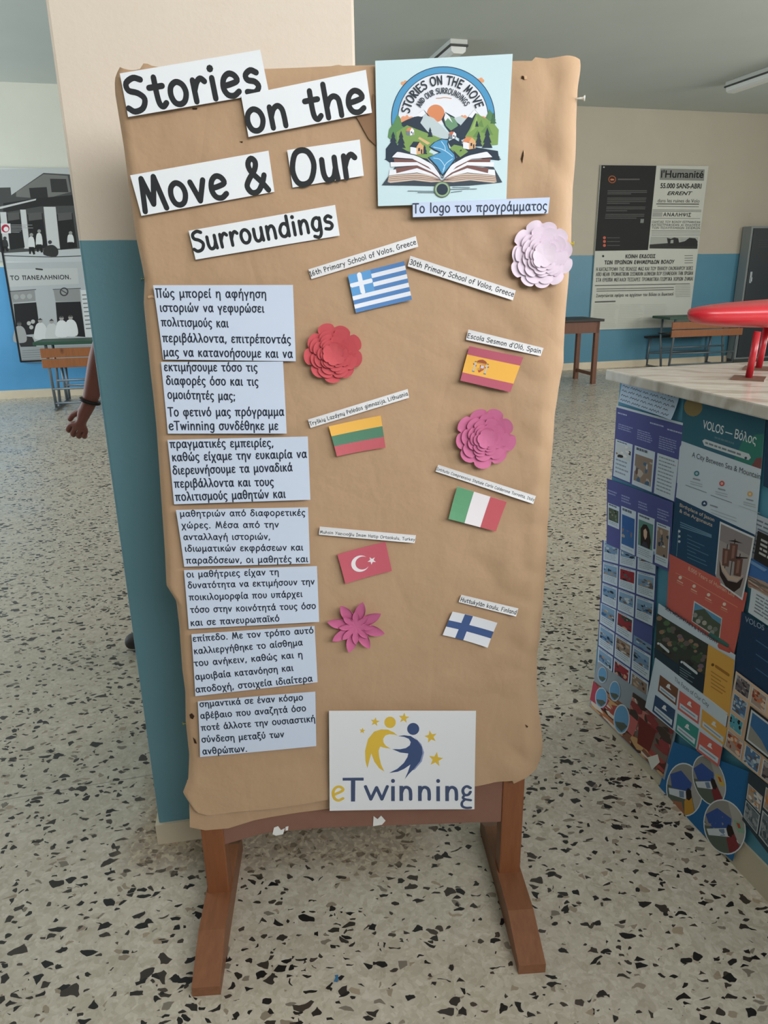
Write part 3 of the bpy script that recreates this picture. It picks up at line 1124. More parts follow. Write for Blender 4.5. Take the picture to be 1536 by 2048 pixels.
# upper photograph: street with a pillared house
s.poly([(0, 120), (-60, 120), (-60, 660), (20, 655), (700, 660), (700, 112), (300, 112)], (176, 180, 178))
s.poly([(-60, 235), (65, 232), (70, 280), (270, 142), (440, 152), (700, 150), (700, 600), (20, 640), (-60, 640)], (72, 73, 72))
s.poly([(100, 262), (270, 150), (420, 160), (440, 260), (330, 290), (240, 300), (100, 290)], (112, 112, 108))
s.poly([(310, 178), (410, 180), (425, 262), (320, 262)], (56, 56, 56))
s.poly([(180, 236), (290, 230), (300, 310), (190, 300)], (50, 50, 50))
s.poly([(20, 330), (230, 300), (440, 280), (700, 280), (700, 350), (440, 345), (250, 350), (20, 390)], (44, 44, 44))
s.poly([(0, 352), (225, 302), (222, 312), (0, 366)], (186, 188, 186))
for x0, x1, xb in ((0, 38, 60), (125, 160, 185), (270, 345, 372), (520, 590, 610)):
    s.poly([(x0, 385 - x0 * 0.12), (x1, 385 - x0 * 0.12), (xb, 612), (xb - (x1 - x0), 612)], (188, 190, 188))
for x0, x1 in ((40, 124), (168, 264), (352, 450)):
    s.poly([(x0, 400), (x1, 392), (x1 + 30, 605), (x0 + 25, 620)], (38, 38, 38))
    s.poly([(x0 + 6, 392), (x1 - 6, 386), (x1 - 2, 430), (x0 + 10, 440)], (84, 84, 82))
s.poly([(-60, 610), (20, 640), (700, 618), (700, 700), (-60, 690)], (176, 180, 180))
s.stroke([(20, 656), (320, 664), (700, 650)], 6, (70, 72, 72))
for x, y, h in ((30, 570, 80), (195, 560, 120), (243, 540, 130), (438, 540, 90), (560, 560, 100)):
    s.poly([(x - 14, y - h * .15), (x + 12, y - h * .15), (x + 22, y + h * .3), (x + 14, y + h * .4), (x - 16, y + h * .4), (x - 20, y + h * .2)], (200, 202, 200) if x > 100 else (50, 50, 50), 3)
    s.circle((x, y - h * .28), 11, (140, 140, 136) if x > 100 else (60, 60, 60))
    s.poly([(x - 16, y + h * .35), (x + 16, y + h * .35), (x + 24, y + h * .72), (x + 12, y + h * .75), (x, y + h * .5), (x - 4, y + h * .72), (x - 14, y + h * .7)], (34, 34, 34))
s.circle((310, 572), 12, (60, 60, 60))
s.poly([(270, 650), (285, 600), (330, 590), (360, 620), (350, 660)], (50, 50, 50), 3)
for i in range(6):
    s.stroke([(70, 465 + i * 9), (70 + (130, 90, 135, 70, 60, 50)[i], 466 + i * 9)], 3, (150, 150, 150))
s.poly([(4, 455), (65, 457), (68, 516), (8, 518)], (206, 208, 208))
s.circle((34, 487), 25, (168, 40, 62))
s.circle((38, 491), 15, (214, 214, 214))
# lower photograph: the café front
s.poly([(22, 700), (700, 690), (760, 1315), (135, 1318)], (166, 170, 170))
s.poly([(30, 740), (480, 732), (490, 830), (50, 850)], (178, 180, 178))
s.stroke([(225, 738), (262, 742)], 10, (50, 50, 50))
s.text('ΤΟ ΠΑΝΕΛΛΗΝΙΟΝ.', (66, 806), (445, 800), 24, (56, 58, 58), 20)
s.stroke([(60, 878), (222, 866)], 5, (70, 70, 70))
s.stroke([(330, 866), (500, 858)], 5, (70, 70, 70))
s.poly([(66, 880), (215, 870), (222, 936), (80, 948)], (134, 136, 134))
s.poly([(332, 870), (495, 862), (500, 938), (345, 940)], (134, 136, 134))
for i in range(3):
    s.circle((100 + i * 42, 912 - i * 2), 16, (156, 158, 156))
s.circle((398, 880), 27, (60, 60, 60))
s.circle((398, 880), 19, (140, 142, 140))
s.stroke([(385, 872), (412, 888)], 6, (60, 60, 60))
s.poly([(84, 955), (225, 945), (250, 1140), (120, 1150), (100, 1100)], (36, 36, 37))
s.poly([(345, 945), (500, 940), (530, 1160), (362, 1150)], (36, 36, 37))
s.poly([(500, 870), (560, 866), (575, 1160), (530, 1160)], (196, 200, 198))
for i in range(9):
    s.stroke([(512 + i * 3, 900 + i * 26), (546 + i * 3, 898 + i * 26)], 7, (110, 112, 112))
s.poly([(100, 1150), (200, 1160), (230, 1225), (130, 1225)], (48, 48, 48))
for x, y, c in ((120, 1095, 150), (250, 1075, 196), (320, 1080, 186), (382, 1060, 206), (438, 1055, 206)):
    s.poly([(x - 16, y), (x + 14, y - 2), (x + 38, y + 28), (x + 42, y + 95), (x - 34, y + 95), (x - 32, y + 30)], (c, c + 2, c), 4)
    s.circle((x, y - 16), 14, (150, 148, 144) if c > 160 else (90, 90, 88))
    s.poly([(x - 14, y - 20), (x, y - 33), (x + 14, y - 20)], (60, 60, 60))
for x, y in ((180, 1075), (205, 1065), (195, 1100)):
    s.circle((x, y), 13, (170, 170, 166))
s.poly([(120, 1222), (700, 1205), (760, 1315), (138, 1316)], (150, 154, 154))
for i in range(5):
    s.stroke([(140, 1245 + i * 14), (250, 1240 + i * 14)], 3, (112, 114, 114))
# dark metal edge of the panel
for a, b2 in (((e0.x, bz), (e0.x, top)), ((e0.x, bz), (rx, bz)), ((rx, bz), (rx, top))):
    s.k += 1
    for q in ribbon([Vector(a), Vector(b2)], 0.022):
        s.ab(q, (30, 32, 36), False)
s.build('photograph_panel', 'large black and white panel of old street and cafe photographs, partly hidden by the pillar', 'panel')

# ---- dark locker by the right corner
lo = WALL
r0 = RM(0, 0.42)
fr = Frame(W0 + WT * 0.22, WS, WT)
a0 = fr.px(1506, 452)
LK = thing('locker', 'dark grey metal locker in the right corner of the back wall', 'locker', RM(a0.x + 0.45, 0.21), WA)
lk_m = M((56, 60, 62), 0.5, 0.4, 0.2, 'locker_door')
lk_s = M((128, 132, 130), 0.5, 0.4, 0.1, 'locker_body')
T = Matrix(((WS.x, WT.x, 0, W0.x), (WS.y, WT.y, 0, W0.y), (0, 0, 1, 0), (0, 0, 0, 1)))
LH = a0.y
b = MB()
b.box((a0.x, 0.02, 0.06), (a0.x + 0.95, 0.20, LH), lk_s, T, .004)
b.build('body', LK)
b = MB()
b.box((a0.x + 0.01, 0.03, 0.0), (a0.x + 0.94, 0.18, 0.06), dark_m, T)
b.build('plinth', LK)
for i in range(2):
    x0 = a0.x + 0.03 + i * 0.45
    b = MB()
    b.box((x0, 0.20, 0.09), (x0 + 0.44, 0.218, LH - 0.03), lk_m, T, .003)
    for k in range(4):
        b.box((x0 + 0.1, 0.218, LH - 0.2 - k * 0.03), (x0 + 0.34, 0.221, LH - 0.19 - k * 0.03), dark_m, T)
    d = b.build('door', LK)
    hx = x0 + 0.035 if i == 0 else x0 + 0.38
    b = MB()
    b.box((hx, 0.218, 1.18), (hx + 0.03, 0.228, 1.34), ALU, T, .002)
    b.box((hx + 0.006, 0.228, 1.20), (hx + 0.024, 0.25, 1.26), ALU, T, .003)
    b.build('handle', d)

# ================================================================== SCHOOL FURNITURE
wood_br = wood('bench_wood', (120, 72, 40), (160, 100, 58), 0.5)
wood_dk = wood('dark_table_wood', (84, 50, 32), (112, 70, 46), 0.5)
green = M((44, 76, 60), 0.5, 0.35, 0, 'green_laminate')
steel = M((104, 112, 116), 0.4, 0.5, 0.4, 'grey_steel_tube')
black_top = M((44, 40, 36), 0.5, 0.3, 0, 'dark_top')


def school_desk(loc, rz, label, with_back, W=1.15):
    """old two-seat school desk: green sloping top, plank front, steel tube frame, bench behind; local -y is the front"""
    r = thing('school_desk', label, 'desk', loc, rz, 'school desks along the back wall')
    T = r.matrix_basis
    a = MB()
    a.box((-W / 2 - .06, -.06, .72), (W / 2 + .06, .38, .755), green, T, .006)
    a.build('desk_top', r)
    for z0 in (.475, .585):
        a = MB()
        a.box((-W / 2, -.05, z0), (W / 2, -.028, z0 + .098), wood_br, T, .004)
        a.build('front_plank', r)
    a = MB()
    a.box((-W / 2 + .03, -.02, .5), (W / 2 - .03, .33, .515), black_top, T)
    a.build('book_shelf', r)
    a = MB()
    a.box((-W / 2 - .02, .52, .42), (W / 2 + .02, .80, .445), black_top, T, .004)
    a.build('seat', r)
    for sx in (-1, 1):
        x = sx * (W / 2 - .06)
        a = MB()
        a.tube([T @ Vector(p) for p in ((x, -.02, .72), (x, -.015, .45), (x, .03, .02))], .016, steel)
        a.tube([T @ Vector(p) for p in ((x, .30, .72), (x, .30, .45), (x, .22, .02))], .016, steel)
        a.tube([T @ Vector(p) for p in ((x, -.04, .016), (x, .76, .016))], .014, steel)
        a.tube([T @ Vector(p) for p in ((x, .56, .42), (x, .60, .016))], .016, steel)
        a.tube([T @ Vector(p) for p in ((x, .78, .42), (x, .74, .016))], .016, steel)
        a.build('leg_frame', r)
    for y, z in ((.0, .24), (.25, .30), (.58, .20), (.02, .08)):
        a = MB()
        a.tube([T @ Vector((-W / 2 + .06, y, z)), T @ Vector((W / 2 - .06, y, z))], .012, steel)
        a.build('cross_bar', r)
    if with_back:
        a = MB()
        a.box((-W / 2, .82, .62), (W / 2, .842, .84), wood_br, T, .005)
        a.build('backrest', r)
        for sx in (-1, 1):
            a = MB()
            x = sx * (W / 2 - .08)
            a.tube([T @ Vector(p) for p in ((x, .78, .42), (x, .815, .60), (x, .815, .82))], .014, steel)
            a.build('back_post', r)
    return r


DL = on_floor(112, 822)
dW = 1.15
c0 = Vector((DL.x, DL.y, 0)) + Vector((math.cos(WA), math.sin(WA), 0)) * (dW / 2 - .06)
school_desk(c0, WA - 0.05, 'school desk with green top and brown plank front, in front of the photograph panel', False)
DR = on_floor(1340, 742)
c1 = Vector((DR.x, DR.y, 0)) + Vector((math.cos(WA), math.sin(WA), 0)) * (dW / 2 - .06)
school_desk(c1, WA - 0.03, 'school desk with orange plank front, below the newspaper panel and behind the red model', True)

# plain wooden table end showing right of the board
TB = on_floor(1178, 768)
TWd, TDp, THt = 1.2, 0.55, 0.815
ang = WA - 0.02
o_ = Vector((TB.x, TB.y, 0)) + Vector((math.cos(ang), math.sin(ang), 0)) * 0.03
tb = thing('wooden_table', 'small brown wooden table with a dark top standing behind the right edge of the board', 'table', o_, ang)
T = tb.matrix_basis
b = MB()
b.box((-TWd + .06, -.04, THt - .03), (.10, TDp, THt), black_top, T, .004)
b.build('table_top', tb)
b = MB()
b.box((-TWd + .1, -.005, THt - .17), (.05, .02, THt - .03), wood_dk, T)
b.box((-TWd + .1, TDp - .06, THt - .17), (.05, TDp - .035, THt - .03), wood_dk, T)
b.box((.03, .02, THt - .17), (.055, TDp - .06, THt - .03), wood_dk, T)
b.build('apron', tb)
for x in (-TWd + .1, .005):
    for y in (-.005, TDp - .085):
        b = MB()
        b.box((x, y, 0), (x + .055, y + .055, THt - .03), wood_dk, T, .003)
        b.build('leg', tb)
    b = MB()
    b.box((x + .015, .05, .10), (x + .04, TDp - .085, .14), wood_dk, T)
    b.build('stretcher', tb)

# ================================================================== THE BOARD ON ITS STAND
BA = math.atan2(1.364 - 1.320, 0.281 + 0.390)
BU = Vector((math.cos(BA), math.sin(BA), 0))
BN = Vector((math.sin(BA), -math.cos(BA), 0))
BO = Vector((-0.390, 1.320, 0))
POST = Frame(BO, BU, BN)                                          # front of the posts
BOARD = Frame(BO + BN * 0.016, BU, BN)                            # front of the brown paper
BT = Matrix(((BU.x, -BN.x, 0, BO.x), (BU.y, -BN.y, 0, BO.y), (0, 0, 1, 0), (0, 0, 0, 1)))   # local x along, y away from the viewer

wood_post = wood('stand_wood', (112, 65, 39), (148, 92, 58), 0.42, (6, 6, 0.7))
wood_foot = wood('stand_foot_wood', (112, 70, 46), (146, 97, 66), 0.45, (6, 0.9, 6))
brl = NT('burlap', 0.95, 0.05)
wv = brl.n('ShaderNodeTexChecker')
wv.inputs['Scale'].default_value = 420
brl.l(brl.co, wv.inputs['Vector'])
brl.color(brl.mix(brl.math('ADD', brl.math('MULTIPLY', wv.outputs['Fac'], 0.35), brl.math('MULTIPLY', brl.noise(9, 4), 0.6)), lin((120, 84, 72)), lin((152, 114, 98)))).bump(wv.outputs['Fac'], 0.3, 0.001)

stand = thing('board_stand', 'tall wooden display stand with two feet, covered in crumpled brown paper', 'display board', BO + BU * 0.335, BA)
PWD = 0.050
lx = POST.px(*(428, 1700)).x
rx_ = POST.px(*(1024, 1650)).x
for x in (lx, rx_):
    b = MB()
    b.box((x - PWD / 2, 0, .055), (x + PWD / 2, .045, .335), wood_post, BT, .003)
    b.box((x - PWD / 2 + (.018 if x < .1 else 0), .002, .335), (x + PWD / 2 - (0 if x < .1 else .018), .045, 1.69), wood_post, BT, .003)   # rebated behind the paper
    b.build('post', stand)
    # foot: flat under the post, sloping down to a blunt nose at both ends
    prof = [(-.212, 0), (-.212, .024), (-.105, .060), (.155, .060), (.205, .030), (.205, 0)]
    if x < 0.1:
        prof = [(-.206, 0), (-.206, .024), (-.100, .060), (.150, .060), (.198, .030), (.198, 0)]
    b = MB()
    b.prism([BT @ Vector((x - .029, y, z)) for y, z in prof], BT.to_3x3() @ Vector((.058, 0, 0)), wood_foot)
    b.build('foot', stand)
# burlap covered panel between the posts
z0 = POST.px(740, 1655).y
b = MB()
zl, zr = POST.px(470, 1690).y, POST.px(1000, 1646).y
x0, x1 = lx + PWD / 2, rx_ - PWD / 2
fr_, bk_ = 0.004, 0.020
q = [(x0, zl), (x0 + .09, POST.px(600, 1664).y), (x0 + .22, POST.px(740, 1652).y), (x1, zr), (x1, 1.68), (x0, 1.68)]
b.prism([BT @ Vector((x, fr_, z)) for x, z in q], BT.to_3x3() @ Vector((0, bk_ - fr_, 0)), brl.mat)
panel = b.build('burlap_panel', stand)
fpan = Frame(BO - BN * (fr_ - .0012), BU, BN)
for pts in ([(548, 1655), (556, 1652), (562, 1660), (570, 1656), (566, 1668), (552, 1671), (545, 1668)], [(571, 1654), (577, 1652), (576, 1660), (571, 1661)],
            [(747, 1632), (755, 1638), (762, 1631), (771, 1641), (764, 1649), (746, 1652)]):
    b = MB()
    P = [fpan.px(*p) for p in pts]
    b.prism([fpan.pt(p.x, p.y, 0) for p in P], BN * 0.0008, M((226, 224, 220), 0.8))
    o = b.build('paper_scrap', panel)
    o['label'] = 'torn white paper scrap'

# brown wrapping paper
kp = NT('kraft_paper', 0.62, 0.22)
f1 = kp.noise(3.5, 5, 0.6)
f2 = kp.noise(90, 3, 0.6, kp.scale((1, 1, 0.25)))
kp.color(kp.mix(kp.math('ADD', kp.math('MULTIPLY', f1, 0.7), kp.math('MULTIPLY', f2, 0.3)), lin((172, 139, 108)), lin((190, 159, 128))))
cr = kp.vor(7, 'DISTANCE_TO_EDGE', kp.scale((1, 1, 0.55)))
crv = kp.ramp(cr.outputs['Distance'], [(0.0, (0, 0, 0)), (0.06, (1, 1, 1))])
hh = kp.math('ADD', kp.math('MULTIPLY', kp.noise(11, 4, 0.5), 0.9), kp.math('MULTIPLY', crv, 0.06))
hh = kp.math('ADD', hh, kp.math('MULTIPLY', kp.noise(160, 2), 0.03))
kp.bump(hh, 0.45, 0.012)
KRAFT = kp.mat

LE = [(230, 140), (226, 154), (227, 184), (244, 288), (255, 375), (270.5, 480), (283, 539), (287, 561), (285, 605), (287, 628), (298, 735), (305, 795), (311, 855), (316, 929), (321.5, 1011), (328, 1109), (331, 1174), (351, 1206), (357, 1256), (363, 1344), (369, 1388), (370, 1449), (377, 1514), (375.6, 1560), (365, 1587), (377, 1604)]
RE = [(1172, 109), (1172, 122), (1163, 170), (1159, 239), (1157, 314), (1153, 401), (1149, 488), (1142, 580), (1137, 654), (1135, 728), (1125, 780), (1117.5, 830), (1112, 896), (1107, 954), (1103, 1028), (1100.6, 1080), (1098, 1143), (1093, 1212), (1086.6, 1263), (1080, 1324), (1080, 1385), (1085, 1446), (1090, 1496), (1088, 1517)]
TE = [(230, 140), (238, 130.5), (248, 137), (265.6, 139), (279, 136), (282, 126), (290, 124), (304, 130.5), (317.5, 132), (420, 137), (535, 136.5), (667, 131), (674, 127.5), (684, 130.5), (750.5, 129), (900, 123), (1023, 120), (1070.5, 120), (1072, 112), (1095, 115), (1120, 112), (1136, 109), (1172, 109)]
BE = [(377, 1604), (395, 1622), (416, 1628), (470, 1621), (520, 1617), (553, 1613), (655, 1596), (800, 1582), (949, 1568), (1015, 1558), (1051, 1551), (1076, 1540), (1088, 1517)]


def profile(px_pts, axis):
    P = [BOARD.px(*p) for p in px_pts]
    a, b = P[0][axis], P[-1][axis]
    keys = [((p[axis] - a) / (b - a), p) for p in P]

    def f(t):
        for (t0, p0), (t1, p1) in zip(keys, keys[1:]):
            if t <= t1 or (t1, p1) == keys[-1]:
                k = 0 if t1 == t0 else min(1, max(0, (t - t0) / (t1 - t0)))
                return p0.lerp(p1, k)
    return f


fL, fR, fT, fB = profile(LE, 1), profile(RE, 1), profile(TE, 0), profile(BE, 0)


def coons(u, v):
    p = fL(v) * (1 - u) + fR(v) * u + fT(u) * (1 - v) + fB(u) * v
    q = fT(0) * (1 - u) * (1 - v) + fT(1) * u * (1 - v) + fB(0) * (1 - u) * v + fB(1) * u * v
    return p - q


def crumple(p):
    """height of the paper in front of the board"""
    a, z = p.x, p.y
    h = 0.0028 * noise.noise(Vector((a * 5, z * 3.2, 1.7))) + 0.0016 * noise.noise(Vector((a * 13, z * 9, 4.2)))
    k = max(0, a - 0.42) / 0.3
    h += k * (0.008 * noise.noise(Vector((a * 16, z * 7, 7.7))) + 0.009 * abs(noise.noise(Vector((a * 11 + z * 4, z * 12, 2.1)))))
    return h


NU, NV = 120, 170
vs, fs = [], []
for j in range(NV + 1):
    v = j / NV
    for i in range(NU + 1):
        u = i / NU
        p = coons(u, v)
        l = crumple(p)
        e = (1 - u) * 0.8
        if e < 0.045:                                             # folded back around the right edge of the board
            k = (0.045 - e) / 0.045
            l -= 0.026 * k ** 2.2
        if u < 0.02:
            l -= 0.008 * ((0.02 - u) / 0.02) ** 2
        if v < 0.012:
            l -= 0.004 * (0.012 - v) / 0.012
        if v > 0.93:
            l += 0.006 * (v - 0.93) / 0.07
        vs.append(BOARD.pt(p.x, p.y, l))
for j in range(NV):
    for i in range(NU):
        a = j * (NU + 1) + i
        fs.append((a, a + NU + 1, a + NU + 2, a + 1))
b = MB()
b.mesh(vs, fs, KRAFT, True)
paper = b.build('brown_paper', stand, recalc=False)
# second, longer sheet hanging behind the front one at the lower left
LOW = [(374, 1560), (378.6, 1607), (380, 1654), (411, 1660), (457, 1656), (508, 1640), (543, 1633), (600, 1624), (655, 1617), (700, 1612), (720, 1560)]
bk = Frame(BO + BN * 0.008, BU, BN)
P = [bk.px(*p) for p in LOW]
b = MB()
b.prism([bk.pt(p.x, p.y, 0) for p in P], BN * 0.0012, KRAFT)
b.build('brown_paper_lower_sheet', stand)
# small torn flap at the lower right
P = [BOARD.px(*p) for p in [(1022, 1556), (1028, 1568), (1050, 1558), (1056, 1549), (1040, 1548)]]
b = MB()
b.prism([BOARD.pt(p.x, p.y, -0.002) for p in P], BN * 0.0008, KRAFT)
b.build('torn_flap', stand)
# torn recess in the front sheet, its shade put into the colour, and worn holes
kd = NT('shaded_kraft_paper', 0.7, 0.15)
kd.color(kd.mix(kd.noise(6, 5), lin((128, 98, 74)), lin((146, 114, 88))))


def patch(name, pts, mat, lift=0.003):
    b = MB()
    P = [BOARD.px(*p) for p in pts]
    b.prism([BOARD.pt(p.x, p.y, lift + crumple(p)) for p in P], BN * 0.0004, mat)
    return b.build(name, stand)


patch('torn_recess_shade', [(700, 218), (716, 240), (728, 262), (737, 278), (756, 296), (760, 200), (745, 188), (744, 224)], kd.mat)
hole = M((58, 42, 30), 0.9, 0.1, 0, 'torn_hole')
for pts in ([(379, 1429), (384, 1426), (389, 1432), (386, 1438), (381, 1436)], [(386, 1474), (391, 1479), (394, 1487), (389, 1486)], [(1043, 152), (1049, 154), (1047, 160), (1042, 157)],
            [(1044, 306), (1047, 300), (1046, 313), (1044, 327), (1041, 318)], [(384, 216), (395, 216), (394, 219), (386, 219)], [(1050, 1449), (1056, 1452), (1054, 1455)], [(479, 283), (486, 283), (485, 286)]):
    patch('torn_hole', pts, hole, 0.0008)
fold = M((206, 170, 134), 0.7, 0.2, 0, 'torn_edge')
for pts in ([(1047, 152), (1053, 153), (1053, 159), (1048, 160)], [(1046, 300), (1049, 305), (1047, 314)], [(296, 592), (304, 590), (312, 594), (310, 597), (303, 595), (297, 597)]):
    patch('torn_edge', pts, fold, 0.0012)


def pin(px, color, label, direction, L=0.012):
    p = BOARD.px(*px)
    c = BOARD.pt(p.x, p.y, -0.012)
    m_ = M(color, 0.3, 0.5, 0)
    d = direction.normalized()
    b = MB()
    b.tube([c - d * .004, c + d * L * .4, c + d * L * .7, c + d * L * .85, c + d * L], [.0012, .0018, .0022, .0045, .0045], m_, 10)
    o = b.build('push_pin')
    o.data.transform(Matrix.Translation(-c))
    o.location = c
    return tag(o, label, 'pin', 'push pins in the edge of the board')


pin((1160, 194), (236, 236, 228), 'white push pin sticking out of the right edge of the board, near its top', BU + BN * 0.3, 0.012)
pin((1148, 487), (226, 210, 60), 'yellow push pin in the right edge of the board, beside the pale flower', BU + BN * 0.2, 0.0035)
pin((287, 558), (52, 78, 62), 'dark green push pin in the left board edge, above the first Greek text sheet', -BU + BN * 0.2, 0.007)
pin((372, 1453), (84, 92, 52), 'olive push pin in the left board edge, beside the lowest Greek text sheet', -BU + BN * 0.2, 0.009)

# ---- title strips
WHITE = (232, 234, 238)
INKT = (44, 46, 48)
c1 = Crop(200, 80, 2.743)
TG = 'white title strips on the board'


def strip(crop, corners, txt, p0, p1, cap, label, color=WHITE, ink=INKT, weight=18.5, group=TG, lift=0.006, curl=(0.002, 0.002, 0.001, 0.001), bow=0.001, name='title_strip', cat='paper strip'):
    s = Sheet(BOARD, crop, corners, color, lift, curl, bow)
    s.text(txt, p0, p1, cap, ink, weight)
    return s.build(name, label, cat, group)


strip(c1, [(110, 185), (880, 57), (928, 292), (155, 423)], 'Stories', (156, 402), (906, 284), 182, 'white title strip reading Stories, at the upper left of the brown board', curl=(.002, .004, .002, .001))
strip(c1, [(775, 307), (1458, 167), (1492, 400), (815, 533)], 'on the', (812, 512), (1478, 390), 178, 'white title strip reading on the, overlapping the Stories strip', lift=0.0085, curl=(.003, .004, .002, .001), weight=18)
strip(c1, [(167, 743), (925, 608), (957, 833), (228, 965)], 'Move &', (234, 944), (950, 822), 180, 'white title strip reading Move &, second row at the left', weight=18)
strip(c1, [(1027, 605), (1425, 547), (1447, 745), (1057, 810)], 'Our', (1058, 801), (1430, 749), 186, 'white title strip reading Our, right of the Move & strip', weight=18)
strip(c1, [(487, 1047), (1290, 905), (1315, 1073), (525, 1205)], 'Surroundings', (516, 1164), (1294, 1034), 108, 'narrower white title strip reading Surroundings, lowest of the title', weight=18)

# ---- greek text sheets
PALE = (204, 214, 232)
INKG = (50, 56, 70)
c5, c6 = Crop(280, 550, 4.042), Crop(320, 1000, 3.791)
GREEK = [
    (c5, [(112, 82), (1237, 80), (1260, 695), (190, 683)], 62, [('Πώς μπορεί η αφήγηση', 135, 180, 1028, 185), ('ιστοριών να γεφυρώσει', 165, 295, 1010, 302), ('πολιτισμούς και', 175, 412, 722, 422), ('περιβάλλοντα, επιτρέποντάς', 185, 540, 1226, 552), ('μας να κατανοήσουμε και να', 192, 655, 1240, 668)],
     'pale blue sheet of Greek text starting Πώς μπορεί, topmost of the text column'),
    (c5, [(170, 702), (1157, 698), (1187, 1278), (228, 1280)], 62, [('εκτιμήσουμε τόσο τις', 197, 775, 957, 778), ('διαφορές όσο και τις', 213, 885, 964, 893), ('ομοιότητές μας;', 225, 998, 778, 1010), ('Το φετινό μας πρόγραμμα', 230, 1140, 1170, 1135), ('eTwinning συνδέθηκε με', 237, 1250, 1124, 1248)],
     'pale blue sheet of Greek text starting εκτιμήσουμε, second from the top'),
    (c5, [(225, 1330), (1357, 1302), (1378, 1812), (278, 1850)], 60, [('πραγματικές εμπειρίες,', 245, 1395, 1087, 1385), ('καθώς είχαμε την ευκαιρία να', 262, 1503, 1354, 1474), ('διερευνήσουμε τα μοναδικά', 268, 1610, 1238, 1582), ('περιβάλλοντα και τους', 280, 1716, 1088, 1700), ('πολιτισμούς μαθητών και', 290, 1822, 1183, 1795)],
     'pale blue sheet of Greek text starting πραγματικές, third from the top'),
    (c6, [(125, 68), (1123, 52), (1138, 478), (185, 503)], 50, [('μαθητριών από διαφορετικές', 155, 120, 1107, 115), ('χώρες. Μέσα από την', 167, 210, 907, 205), ('ανταλλαγή ιστοριών,', 180, 300, 842, 296), ('ιδιωματικών εκφράσεων και', 190, 388, 1090, 378), ('παραδόσεων, οι μαθητές και', 200, 478, 1127, 465)],
     'pale blue sheet of Greek text starting μαθητριών, middle of the text column'),
    (c6, [(182, 530), (1190, 497), (1207, 918), (220, 973)], 50, [('οι μαθήτριες είχαν τη', 203, 585, 907, 563), ('δυνατότητα να εκτιμήσουν την', 213, 668, 1177, 637), ('ποικιλομορφία που υπάρχει', 222, 758, 1085, 730), ('τόσο στην κοινότητά τους όσο', 232, 852, 1187, 820), ('και σε πανευρωπαϊκό', 235, 950, 912, 913)],
     'pale blue sheet of Greek text starting οι μαθήτριες, third from the bottom'),
    (c6, [(240, 1012), (1172, 948), (1195, 1375), (270, 1482)], 50, [('επίπεδο. Με τον τρόπο αυτό', 252, 1070, 1170, 1003), ('καλλιεργήθηκε το αίσθημα', 260, 1165, 1087, 1096), ('του ανήκειν, καθώς και η', 262, 1258, 1087, 1188), ('αμοιβαία κατανόηση και', 272, 1360, 1017, 1288), ('αποδοχή, στοιχεία ιδιαίτερα', 275, 1455, 1162, 1368)],
     'pale blue sheet of Greek text starting επίπεδο, second from the bottom'),
    (c6, [(290, 1515), (1178, 1447), (1185, 1860), (305, 1945)], 50, [('σημαντικά σε έναν κόσμο', 305, 1560, 1090, 1512), ('αβέβαιο που αναζητά όσο', 310, 1652, 1113, 1595), ('ποτέ άλλοτε την ουσιαστική', 315, 1745, 1182, 1675), ('σύνδεση μεταξύ των', 318, 1835, 947, 1792), ('ανθρώπων.', 325, 1925, 668, 1900)],
     'pale blue sheet of Greek text ending ανθρώπων, lowest of the text column'),
]
for i, (cr_, cor, cap, lns, lab) in enumerate(GREEK):
    s = Sheet(BOARD, cr_, cor, PALE, 0.0065, ((0.006, 0.003, 0.003, 0.002), (0.001, 0.003, 0.004, 0.003), (0.003, 0.004, 0.004, 0.003))[i % 3], 0.0015, grid=(14, 10))
    for tx, x0, y0, x1, y1 in lns:
        s.text(tx, (x0, y0), (x1, y1), cap * (1.12 if cap > 55 else 0.96), INKG, 17)
    s.build('text_sheet', lab, 'text sheet', 'pale blue Greek text sheets on the board')

# ---- school names
cA, cB, cC, cD = Crop(600, 460, 5.908), Crop(800, 420, 4.042), Crop(600, 760, 3.658), Crop(860, 780, 3.792)
SG = 'small white school name strips'
for cr_, cor, tx, p0, p1, cap, lab, wt in (
    (cA, [(100, 465), (1368, 72), (1395, 198), (135, 580)], '16th Primary School of Volos, Greece', (122, 548), (1380, 166), 58, 'white name strip reading 16th Primary School of Volos, above the blue striped flag', 15),
    (cB, [(83, 370), (935, 650), (910, 730), (62, 455)], '30th Primary School of Volos, Greece', (74, 438), (918, 704), 42, 'white name strip reading 30th Primary School of Volos, below the pale flower', 15),
    (cB, [(552, 965), (1160, 1115), (1135, 1180), (533, 1048)], "Escola Sesmon d'Oló, Spain", (540, 1032), (1138, 1160), 37, 'white name strip reading Escola Sesmon, above the red and yellow flag', 15),
    (cC, [(58, 288), (788, 65), (797, 128), (77, 350)], 'Tryškių Lazdynų Pelėdos gimnazija, Lithuania', (74, 334), (793, 110), 28, 'white name strip ending Lithuania, above the yellow green and red flag', 15),
    (cC, [(145, 1070), (848, 1135), (838, 1190), (138, 1130)], 'Muhsin Yazıcıoğlu İmam Hatip Ortaokulu, Turkey', (145, 1120), (842, 1176), 21, 'white name strip ending Turkey, above the crescent flag', 15),
    (cD, [(62, 565), (803, 803), (780, 860), (42, 617)], 'Istituto Comprensivo Statale Carlo Calderone Torretta, Italy', (48, 606), (788, 842), 21, 'long white name strip ending Italy, below the bright pink flower', 15),
    (cD, [(237, 1550), (670, 1655), (650, 1713), (217, 1607)], 'Huttukylän koulu, Finland', (228, 1600), (652, 1700), 30, 'white name strip ending Finland, above the blue cross flag', 15),
):
    strip(cr_, cor, tx, p0, p1, cap, lab, (228, 226, 228), (52, 52, 56), wt, SG, 0.006, (.002, .001, .003, .001), .001, 'name_strip')

